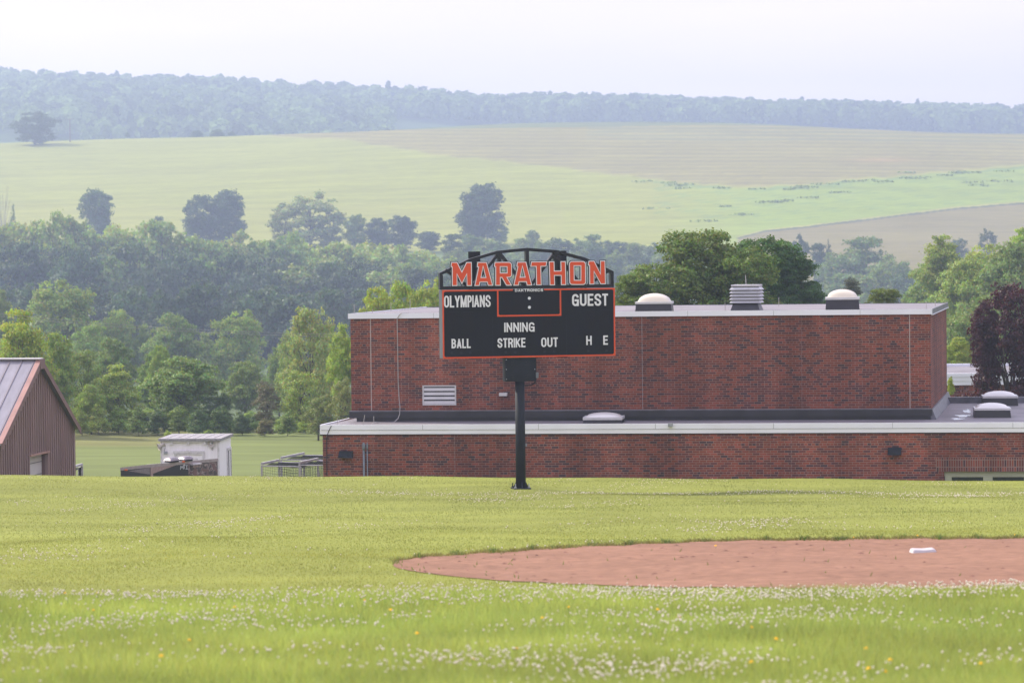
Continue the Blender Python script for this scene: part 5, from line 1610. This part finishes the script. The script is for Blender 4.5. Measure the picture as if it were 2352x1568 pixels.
# --- nearer trees on the left, edge of the lower lawn
NG = 'lit trees along the edge of the lower lawn'
for u_, vt, w_, d, key, col, lab in (
    (135, 636, 224, 262, 'near_d', LG, 'broad rounded tree above the barn roof with a lit left crown'),
    (0, 660, 90, 258, 'near_b', MG, 'tree cut by the left edge behind the yellow green tree'),
    (40, 702, 190, 190, 'near_b', YG, 'large yellow green tree rising behind the barn ridge'),
    (128, 760, 110, 196, 'near_c', LG, 'loose green tree with dark branches right of the barn peak'),
    (190, 800, 130, 200, 'airy_a', MG, 'thin leaved tree showing its grey limbs beside the barn'),
    (210, 735, 120, 246, 'near_a', LG, 'lit crown between the broad tree and the power lines'),
    (266, 708, 120, 262, 'near_c', LG, 'tree with twin lit tops under the power lines'),
    (395, 716, 140, 258, 'near_a', MG, 'middle rounded crown of three under the power lines'),
    (330, 740, 90, 262, 'near_b', MG, 'narrow crown between two rounded ones under the power lines'),
    (545, 708, 160, 258, 'near_d', LG, 'right rounded crown of three under the power lines'),
    (470, 760, 110, 262, 'near_b', MG, 'shaded crown below the gap of the rounded crowns'),
    (255, 772, 120, 220, 'near_a', MG, 'green tree top just above the pointed lit tree'),
    (345, 806, 90, 216, 'near_b', MG, 'small crown between the pointed lit tree and dark tree'),
    (268, 832, 150, 196, 'near_b', LG, 'pointed bright green tree just right of the barn'),
    (208, 880, 80, 193, 'near_a', LG, 'low leafy tree against the right wall of the barn'),
    (420, 815, 190, 200, 'near_a', MG, 'big dark rounded tree behind the white booth'),
    (500, 900, 90, 198, 'near_d', DG, 'dark low tree right of the big rounded tree'),
    (365, 790, 70, 215, 'near_c', LG, 'small lit crown top left of the big rounded tree'),
    (560, 828, 110, 222, 'near_c', MG, 'pale drooping tree over the dark hollow'),
    (640, 790, 90, 232, 'near_b', MG, 'shaded tree left of the tall feathery tree'),
    (712, 700, 150, 206, 'airy_a', PG, 'tall feathery pale green tree with dark stems left of the school'),
    (668, 752, 96, 210, 'airy_a', PG, 'lower left part tree of the feathery pale group'),
    (752, 742, 100, 208, 'near_c', LG, 'leafy tree at the right of the feathery pale tree'),
    (690, 850, 120, 200, 'airy_a', LG, 'short feathery tree in front of the tall pale tree'),
    (612, 872, 84, 200, 'pine', BRN, 'brownish dark evergreen left of the feathery trees'),
    (785, 738, 100, 190, 'near_b', YG, 'bright yellow green tree touching the left corner of the school'),
    (782, 862, 80, 184, 'pine', OL, 'soft needled pine beside the left corner of the school'),
    (730, 905, 90, 186, 'pine', OL, 'low spreading pine left of the school corner'),
    (862, 655, 120, 186, 'near_c', YG, 'left lit crown showing above the school roof edge'),
    (925, 640, 140, 188, 'near_a', YG, 'middle lit crown showing above the school roof edge'),
    (985, 634, 130, 186, 'near_d', YG, 'right lit crown left of the scoreboard arch')):
    tree(u_, vt, w_, d, key, col, lab, group=NG, jit=.08)
for u_, vt, w_, d, col, lab in ((385, 986, 34, 178, YG, 'bright low bush behind the booth roof'), (545, 972, 90, 196, LG, 'pale bushy shrub right of the booth roof'), (588, 966, 66, 198, LG, 'pale shrub with upright shoots at the lawn edge'), (702, 966, 76, 196, YG, 'bright yellow green shrub just left of the school'), (640, 985, 70, 197, LG, 'low weedy shrub between the two pale shrubs'), (480, 985, 40, 186, LG, 'small weedy shrub behind the right end of the booth')):
    tree(u_, vt, w_, d, 'shrub', col, lab, 'shrub', 'shrub', 'shrubs at the edge of the lower lawn')

for k, (u_, w_, h_, c_) in enumerate(((188, 56, 60, LG), (226, 66, 74, LG), (272, 70, 66, LG), (318, 64, 70, MG), (362, 74, 62, DG), (410, 80, 70, MG), (458, 76, 64, DG), (505, 74, 72, DG), (556, 60, 50, DG), (608, 56, 44, BRN), (660, 64, 58, MG), (735, 60, 60, OL))):
    d = 191 + (k % 3)
    vb_ = hor(u_) - tz(XU(u_, d), d) / d * F
    tree(u_, vb_ - h_, w_, d, 'shrub', c_, ORD_(k) + ' from the left of the leafy skirts where trees meet the lawn', 'bush', 'bush', 'leafy growth where the trees meet the lawn', jit=.1)
for k in range(34):
    u_ = 150 + 640 * k / 33 + rnd.uniform(-8, 8)
    d = 206 + rnd.uniform(-3, 6)
    vb_ = hor(u_) - tz(XU(u_, d), d) / d * F
    tree(u_, vb_ - rnd.uniform(26, 52), rnd.uniform(44, 74), d, 'shrub', (MG, DG, LG, DG)[k % 4], ORD_(k) + ' bush from the left in the undergrowth at the foot of the wood', 'bush', 'bush', 'undergrowth at the foot of the wood', jit=.15)

# --- hedgerow behind the scoreboard arch
i = 0
for row, (d, v0, n_, u0, u1) in enumerate(((470, 545, 13, 1010, 1560), (430, 570, 13, 1030, 1550), (385, 610, 9, 1040, 1480))):
    for k in range(n_):
        u_ = u0 + (u1 - u0) * (k + .5) / n_ + rnd.uniform(-9, 9)
        tree(u_, v0 + rnd.uniform(-12, 12), rnd.uniform(54, 84) * (1.25 if row == 2 else 1), d + rnd.uniform(-8, 8), keys[(i * 5 + row) % 4], MG if (i % 3) else DG,
             ORD[k] + ' from the left in the ' + ('back', 'middle', 'front')[row] + ' row of hazy trees behind the arch', group='hazy hedgerow trees behind the scoreboard', jit=.2)
        i += 1
# --- right side, middle distance
RG = 'hazy trees below the brown field on the right'
for u_, vt, w_, d, key, col, lab in (
    (1838, 534, 56, 420, 'far_d', BD, 'upright dark hazy tree at the left below the brown field'),
    (1800, 570, 56, 410, 'far_b', BD, 'lower dark hazy tree behind the near clump'),
    (1878, 556, 56, 415, 'far_a', BD, 'second dark hazy tree below the brown field'),
    (1903, 548, 20, 420, 'conifer', BD, 'thin pointed conifer below the brown field'),
    (1985, 540, 150, 385, 'far_a', MG, 'broad rounded hazy tree in the middle below the brown field'),
    (1930, 575, 120, 380, 'far_c', MG, 'rounded hazy tree left of the broad one'),
    (2042, 580, 120, 376, 'far_d', MG, 'rounded hazy tree right of the broad one'),
    (2010, 612, 120, 340, 'far_b', MG, 'lower hazy crown in front of the broad tree'),
    (1925, 625, 110, 345, 'far_a', MG, 'lower hazy crown left below the broad tree'),
    (2075, 620, 80, 345, 'far_c', DG, 'lower hazy crown beside the tall light tree'),
    (2268, 520, 40, 450, 'airy_b', BD, 'faint thin tree standing in the brown field'),
    (2200, 545, 60, 430, 'far_b', DG, 'hazy dark tree peeping behind the light right trees')):
    tree(u_, vt, w_, d, key, col, lab, group=RG, jit=.08)
LGp = 'light trees behind the right end of the school'
for u_, vt, w_, d, key, col, lab in (
    (2165, 534, 150, 232, 'near_b', LG, 'tall pointed light green tree right of the school roof'),
    (2135, 600, 150, 236, 'near_c', LG, 'light tree left below the pointed light tree'),
    (2228, 586, 180, 226, 'near_a', LG, 'rounded light tree right of the pointed one'),
    (2265, 556, 170, 240, 'near_d', YG, 'yellowish lit crown behind the purple tree'),
    (2325, 552, 180, 222, 'near_a', MG, 'dense mid green crown above the purple tree'),
    (2362, 520, 150, 228, 'near_c', YG, 'yellow green crown cut by the right edge'),
    (2180, 686, 190, 214, 'near_d', MG, 'shaded lower crown just past the school corner'),
    (2262, 676, 180, 210, 'near_a', MG, 'shaded lower crown left of the purple tree'),
    (2118, 690, 120, 220, 'near_b', LG, 'light lower crown behind the right skylight'),
    (2205, 772, 74, 178, 'near_c', YG, 'bright yellow green small tree above the annex roof'),
    (2178, 792, 40, 176, 'near_b', YG, 'bright shrub like tree against the school corner')):
    tree(u_, vt, w_, d, key, col, lab, group=LGp, jit=.06, lim=1.3)
# near clump behind the school roof
CG = 'leafy clump behind the school roof'
for u_, vt, w_, d, key, col, lab in (
    (1605, 522, 300, 139, 'near_big', (.125, .185, .036), 'tallest olive green tree rising behind the roof ventilator'),
    (1515, 596, 210, 137, 'near_big_b', (.135, .195, .038), 'lower olive tree behind the left cream skylight'),
    (1455, 626, 130, 136, 'near_big', (.138, .198, .038), 'low leafy tree top touching the right side of the scoreboard'),
    (1690, 562, 220, 138, 'near_big_b', (.122, .180, .036), 'olive crown behind the ventilator, right of the tallest one'),
    (1755, 538, 230, 147, 'near_big_b', (.058, .128, .028), 'deep green maple right of the olive clump'),
    (1812, 582, 180, 146, 'near_big', (.054, .120, .026), 'deep green maple at the right end of the clump'),
    (1850, 640, 110, 147, 'near_big_b', (.048, .108, .026), 'low deep green crown left of the right cream skylight'),
    (1955, 636, 62, 190, 'pine', (.075, .08, .045), 'grey green pine top behind the right cream skylight'),
    (2030, 660, 120, 140, 'near_big', (.115, .165, .032), 'green tree top right of the right cream skylight')):
    tree(u_, vt, w_, d, key, col, lab, group=CG, jit=.03, lim=1.1)
# purple tree
PC = (.040, .013, .018)
tree(2318, 646, 210, 131, 'purple', PC, 'dark purple leaved maple at the right edge behind the low roof', jit=0, lim=1.5)
tree(2262, 690, 70, 130.5, 'purple', PC, 'slender purple leaved shoot crown left of the big purple maple', jit=0)
tree(2183, 862, 24, 128, 'shrub', YG, 'small bright shrub beside the school corner under the annex', 'shrub', 'shrub')

# --- far wooded ridge: one mass
rg = np.random.default_rng(77)
pos_all, n_all, tone_all = [], [], []
nt_ = 0
for k in range(3500):
    u_ = rg.uniform(-420, 2780); d = 1500 + 800 * rg.uniform(0, 1) ** .8
    if u_ > 900 and d < 1950:
        d = rg.uniform(1950, 2320)
    d = far(d)
    x = XU(u_, d); g = tz(x, d)
    con = rg.uniform() < .07
    h = 1.3 * rg.uniform(10, 17) * (1.12 if con and rg.uniform() < .3 else 1); w_ = h * (rg.uniform(.18, .24) if con else rg.uniform(.36, .54))
    m_ = 70 if con else 110
    q = rg.normal(size=(m_, 3)); q /= np.linalg.norm(q, axis=1)[:, None]; q[:, 2] = np.where(q[:, 2] < -.5, -q[:, 2], q[:, 2])
    t_ = .5 + .5 * q[:, 2]
    rad = np.where(con, w_ * (1.2 - t_), w_) * (rg.uniform(.6, 1, m_) + .2 * np.sin(7 * q[:, 0] + 5 * q[:, 2] + k))
    p = np.stack([x + q[:, 0] * rad, d + q[:, 1] * rad, g + h * .50 + q[:, 2] * h * .52], 1)
    pos_all.append(p); n_all.append(q + rg.normal(size=(m_, 3)) * .4)
    bt_ = rg.uniform(.45, 1.9)
    base_c = np.array([.030, .058, .024]) if con else np.array([.10, .15, .04])
    tone_all.append(np.tile(base_c * bt_, (m_, 1)) * rg.uniform(.8, 1.2, (m_, 1)))
pos_all = np.concatenate(pos_all); n_all = np.concatenate(n_all); n_all /= np.linalg.norm(n_all, axis=1)[:, None]
V = leaf_quads(pos_all, n_all, 3.9, rg)
o = link_mesh('wooded_ridge', np_mesh('wooded_ridge', V, np.arange(len(V)).reshape(-1, 4), [M['forest']], np.repeat(np.concatenate(tone_all), 4, 0)))
tag(o, 'hazy blue wooded ridge behind the hill', 'forest', kind='stuff')

# hedge scraps on the far field boundary
rg = np.random.default_rng(5)
pp, nn_, tt_ = [], [], []
for k in range(40):
    u_ = rg.uniform(1480, 2420)
    if rg.uniform() < .6: v_ = poly_v(TAN_LOW, u_) + rg.normal() * 4 + 5
    else: v_ = poly_v(TAN_LOW, u_) + 20 + rg.uniform(0, 75) * np.clip((1900 - u_) / 300, .25, 1)
    d = None
    dd_ = np.arange(far(560), far(1090), 4.0); vv = hor(u_) - TZ(XU(u_, dd_), dd_) / dd_ * F
    d = dd_[np.argmin(np.abs(vv - v_))]
    x = XU(u_, d); g = tz(x, d)
    m_ = 26; q = rg.normal(size=(m_, 3)); q /= np.linalg.norm(q, axis=1)[:, None]; q[:, 2] = np.abs(q[:, 2])
    s_ = rg.uniform(.5, 1.3)
    pp.append(np.array([x, d, g]) + q * np.array([5.5, 2.6, .55]) * s_); nn_.append(q + rg.normal(size=(m_, 3)) * .4)
    tt_.append(np.tile(np.array([.19, .255, .058]), (m_, 1)) * rg.uniform(.7, 1.3, (m_, 1)))
pp = np.concatenate(pp); nn_ = np.concatenate(nn_); nn_ /= np.linalg.norm(nn_, axis=1)[:, None]
V = leaf_quads(pp, nn_, 1.2, rg)
o = link_mesh('hedge_scrub', np_mesh('hedge_scrub', V, np.arange(len(V)).reshape(-1, 4), [M['forest']], np.repeat(np.concatenate(tt_), 4, 0)))
tag(o, 'low scrub along the boundary of the far fields', 'scrub', kind='stuff')

# ------------------------------------------------------------------ grass
def blades(n, d0, d1, hmin, hmax, wd, seed, col, dpow=1.0, avoid=True, pick=None):
    rg = np.random.default_rng(seed)
    u_ = rg.uniform(-330, 2680, n)
    # roughly constant density on the ground, denser near
    y = (d0 ** dpow + (d1 ** dpow - d0 ** dpow) * rg.uniform(0, 1, n)) ** (1 / dpow)
    x = XU(u_, y)
    keep = np.ones(n, bool)
    if avoid: keep &= ~on_dirt(x, y, .02)
    x, y = x[keep], y[keep]; n = len(x)
    z = TZ(x, y)
    h = rg.uniform(hmin, hmax, n) * (1 + .3 * np.sin(x * 1.3 + y * .8) * np.sin(x * .37 - y * .9))
    a = rg.uniform(0, np.pi, n); ww = wd * rg.uniform(.6, 1.3, n)
    lean = rg.normal(size=(n, 2)) * h[:, None] * .38
    ca, sa = np.cos(a) * ww / 2, np.sin(a) * ww / 2
    v = np.empty((n, 3, 3), np.float32)
    v[:, 0] = np.stack([x - ca, y - sa, z - .004], 1); v[:, 1] = np.stack([x + ca, y + sa, z - .004], 1)
    v[:, 2] = np.stack([x + lean[:, 0], y + lean[:, 1], z + h], 1)
    c = np.asarray(col) * rg.uniform(.84, 1.16, (n, 1)) * np.stack([rg.uniform(.9, 1.15, n), np.ones(n), rg.uniform(.8, 1.2, n)], 1)
    bandw = .5 * np.sin(y * .9 + .25 * np.sin(x * .3)) + .5 * np.sin(y * 2.3 + x * .06 + 1) + .6 * np.sin(y * .31 + .12 * x)
    c = c * (1 + .055 * bandw)[:, None] * np.stack([1 + .03 * bandw, np.ones(n), np.ones(n)], 1)
    return v.reshape(-1, 3), np.repeat(c, 3, 0)
def grass_obj(name, parts, label):
    V = np.concatenate([p[0] for p in parts]); Cc = np.concatenate([p[1] for p in parts])
    o = link_mesh(name, np_mesh(name, V, np.arange(len(V)).reshape(-1, 3), [M['blade']], Cc))
    return tag(o, label, 'grass', kind='stuff')
grass_obj('meadow_grass', [blades(232000, 23, 39.3, .07, .17, .011, 1, (.318, .378, .088), 1.3)], 'long clover rich grass in the foreground')
grass_obj('lawn_grass', [blades(183000, 39, 60, .012, .030, .013, 2, (.248, .272, .062), 1.5), blades(183000, 60, 99, .014, .032, .017, 3, (.222, .248, .064), 1.5)], 'mown yellow green outfield grass')
# shaggy weeds along the far lip of the infield
rg = np.random.default_rng(9)
n = 9000
ui = rg.uniform(896, 2420, n)
clump = .5 + .5 * np.sin(ui * .11) * np.sin(ui * .031 + 1) + rg.uniform(-.4, .4, n)
yy = np.interp(ui, du, dirt_far) + rg.normal(size=n) * .16 - .02
xx = XU(ui, yy); zz_ = TZ(xx, yy)
hh_ = (.03 + .065 * np.clip(clump, 0, 1.2)) * rg.uniform(.5, 1.2, n)
a = rg.uniform(0, np.pi, n); ca, sa = np.cos(a) * .011, np.sin(a) * .011
ln = rg.normal(size=(n, 2)) * hh_[:, None] * .7
v = np.empty((n, 3, 3)); v[:, 0] = np.stack([xx - ca, yy - sa, zz_], 1); v[:, 1] = np.stack([xx + ca, yy + sa, zz_], 1); v[:, 2] = np.stack([xx + ln[:, 0], yy + ln[:, 1], zz_ + hh_], 1)
cc = np.where((clump > 1.0)[:, None], np.array([.085, .15, .028]), np.array([.20, .185, .05])) * rg.uniform(.7, 1.25, (n, 1))
p1 = (v.reshape(-1, 3), np.repeat(cc, 3, 0))
n = 60                                          # strays in the dirt, mostly near the left tip
ui = 896 + 1500 * rg.uniform(0, 1, n) ** 2.6
fr_ = rg.uniform(0, 1, n)
yy = np.interp(ui, du, dirt_near) * (1 - fr_) + np.interp(ui, du, dirt_far) * fr_
xx = XU(ui, yy); zz_ = TZ(xx, yy) + .01; hh_ = rg.uniform(.03, .08, n)
v = np.empty((n, 3, 3)); v[:, 0] = np.stack([xx - .012, yy, zz_], 1); v[:, 1] = np.stack([xx + .012, yy, zz_], 1); v[:, 2] = np.stack([xx + rg.normal(size=n) * .03, yy + rg.normal(size=n) * .03, zz_ + hh_], 1)
p2 = (v.reshape(-1, 3), np.tile(np.array([.15, .18, .045]), (n * 3, 1)))
grass_obj('edge_weeds', [p1, p2], 'shaggy weeds along the lip of the infield dirt')

rg = np.random.default_rng(33)
n = 110
ui = rg.uniform(940, 2400, n); fr_ = rg.uniform(.05, .95, n)
yy = np.interp(ui, du, dirt_near) * (1 - fr_) + np.interp(ui, du, dirt_far) * fr_
xx = XU(ui, yy); zz_ = TZ(xx, yy) + .012
oc = np.array([(1, 0, 0), (.3, .8, 0), (-.8, .5, 0), (-.7, -.6, 0), (.4, -.9, 0), (.1, 0, .35)])
of_ = np.array([(0, 1, 5), (1, 2, 5), (2, 3, 5), (3, 4, 5), (4, 0, 5)])
V = np.stack([xx, yy, zz_], 1)[:, None, :] + oc[None] * rg.uniform(.02, .06, n)[:, None, None] * rg.uniform(.7, 1.4, (n, 1, 3))
Fc = of_[None] + (np.arange(n) * 6)[:, None, None]
o = link_mesh('dirt_clods', np_mesh('dirt_clods', V.reshape(-1, 3), Fc.reshape(-1, 3), [M['dirt']], np.repeat(np.array([[.17, .085, .065]]) * rg.uniform(.6, 1.1, (n, 1)), 6, 0)))
tag(o, 'small clods and scuffs on the infield dirt', 'dirt', kind='stuff')

# ------------------------------------------------------------------ clover heads and dandelions
def heads(x, y, hgt, r_, rg):
    n = len(x); z = TZ(x, y) + hgt
    ico = np.array([(0, 0, 1), (.89, 0, .45), (.28, .85, .45), (-.72, .53, .45), (-.72, -.53, .45), (.28, -.85, .45), (.72, .53, -.45), (-.28, .85, -.45), (-.89, 0, -.45), (-.28, -.85, -.45), (.72, -.53, -.45), (0, 0, -1)])
    ft = np.array([(0, 1, 2), (0, 2, 3), (0, 3, 4), (0, 4, 5), (0, 5, 1), (1, 6, 2), (2, 7, 3), (3, 8, 4), (4, 9, 5), (5, 10, 1), (6, 7, 2), (7, 8, 3), (8, 9, 4), (9, 10, 5), (10, 6, 1), (11, 7, 6), (11, 8, 7), (11, 9, 8), (11, 10, 9), (11, 6, 10)])
    V = np.stack([x, y, z], 1)[:, None, :] + ico[None] * (r_ * rg.uniform(.7, 1.25, n))[:, None, None]
    Fc = ft[None] + (np.arange(n) * 12)[:, None, None]
    pk = rg.uniform(0, 1, n)[:, None]
    c = np.array([.72, .68, .58]) * (1 - pk * .5) + np.array([.66, .52, .46]) * pk * .5
    c = np.repeat(c, 12, 0)
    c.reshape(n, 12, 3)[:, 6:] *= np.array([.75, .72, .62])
    return V.reshape(-1, 3), Fc.reshape(-1, 3), c
def clump_mask(x, y, rg, thr):
    f_ = np.sin(x * .9 + 1.3 * np.sin(y * .5)) + np.sin(y * 1.15 + .8 * np.sin(x * .45) + 1) + .8 * np.sin(x * 2.3 - y * 1.7) + .5 * np.sin(x * 4.1 + y * 3.3)
    return f_ + rg.normal(size=len(x)) * .75 > thr
rg = np.random.default_rng(21)
n = 15500
u_ = rg.uniform(-330, 2680, n); y = (23 ** 1.3 + (38.5 ** 1.3 - 23 ** 1.3) * rg.uniform(0, 1, n)) ** (1 / 1.3); x = XU(u_, y)
k = clump_mask(x, y, rg, 1.12)
x, y = x[k], y[k]
u2 = rg.uniform(0, 2352, 2600); u2 = u2[rg.uniform(0, 1, 2600) < (.25 + .75 * np.clip(u2 / 1600, 0, 1))]
y2 = rg.uniform(36.0, 39.2, len(u2)); x2 = XU(u2, y2)
x = np.concatenate([x, x2]); y = np.concatenate([y, y2])
V1, F1, C1 = heads(x, y, rg.uniform(.09, .17, len(x)), .0128, rg)
o = link_mesh('clover_flowers', np_mesh('clover_flowers', V1, F1, [M['clover']], C1, True))
tag(o, 'white clover heads in the foreground grass', 'clover', kind='stuff')
n = 32000
u_ = rg.uniform(-330, 2680, n); y = rg.uniform(41, 96, n); x = XU(u_, y)
k = clump_mask(x * .6, y * .35, rg, 1.95) & ~on_dirt(x, y, .1)
x, y = x[k], y[k]
u2 = rg.uniform(700, 2352, 900); y2 = 85.5 + rg.normal(size=900) * .9 + (u2 - 1200) * -.0006; x2 = XU(u2, y2)
x = np.concatenate([x, x2]); y = np.concatenate([y, y2])
V1, F1, C1 = heads(x, y, rg.uniform(.035, .07, len(x)), .0135, rg)
o = link_mesh('clover_flecks', np_mesh('clover_flecks', V1, F1, [M['clover']], C1, True))
tag(o, 'white clover scattered over the outfield', 'clover', kind='stuff')
# dandelions: one built, the rest copied
def dandelion_proto():
    mb = MB()
    for k in range(16):
        a = 2 * math.pi * k / 16; da = .14
        for rr_, zz0, zz1 in ((.024, .006, .002), (.015, .012, .010)):
            mb.poly([(0, 0, zz0), (rr_ * math.cos(a - da), rr_ * math.sin(a - da), zz1), (rr_ * 1.08 * math.cos(a), rr_ * 1.08 * math.sin(a), zz1 - .001), (rr_ * math.cos(a + da), rr_ * math.sin(a + da), zz1)])
    mb.tube([(0, 0, -.004), (0, 0, .014)], [.012, .009], 8)
    return mb
spots = [(360, 1520), (425, 1482), (530, 1402), (205, 1410), (215, 1368), (950, 1465), (1078, 1528), (1300, 1402), (830, 1385), (1180, 1502), (1722, 1452), (1555, 1428), (1778, 1480), (1985, 1503), (1240, 1428), (2250, 1540), (1720, 1535), (1990, 1552), (2040, 1530), (890, 1408), (140, 1368), (2030, 1560), (2290, 1352), (1505, 1408), (2105, 1236), (1958, 1241), (2330, 1234), (1640, 1260)]
first = None
for u_, v_ in spots:
    d = solve_d(u_, v_ + (18 if v_ > 1360 else 3), 21, 60)
    x = XU(u_, d); g = tz(x, d); h = .13 if v_ > 1360 else .07
    if first is None:
        root = thing('dandelion', 'single yellow dandelion flower standing in the clover grass', 'flower', (x, d, g + h), 0, 'yellow dandelions in the grass')
        dandelion_proto().build('petals', [M['petal']], root, True)
        MB().tube([(0, 0, -.005), (.004, 0, -.08), (0, 0, -.16)], .003, 5).build('stem', [M['stem']], root, True)
        first = root
    else:
        c_ = first.copy(); COL.objects.link(c_); c_.location = (x, d, g + h); c_.rotation_euler = (rnd.uniform(-.4, .4), rnd.uniform(-.4, .4), rnd.uniform(0, 6))
        for ch in first.children:
            q = ch.copy(); COL.objects.link(q); q.parent = c_
    if first is root: first.rotation_euler = (.5, .1, 0)

# ------------------------------------------------------------------ haze
hz = MB().box(-7000, 7500, -90, 3420, -30, 205)
m = bpy.data.materials.new('summer haze'); m.use_nodes = True
N = m.node_tree.nodes; N.clear()
pv = N.new('ShaderNodeVolumePrincipled'); o_ = N.new('ShaderNodeOutputMaterial')
pv.inputs['Color'].default_value = (.46, .55, .76, 1)
pv.inputs['Absorption Color'].default_value = (0, 0, 0, 1)
pv.inputs['Density'].default_value = .00040
pv.inputs['Anisotropy'].default_value = .2
m.node_tree.links.new(pv.outputs['Volume'], o_.inputs['Volume'])
ho = hz.build('haze', [m], None)
ho['kind'] = 'stuff'
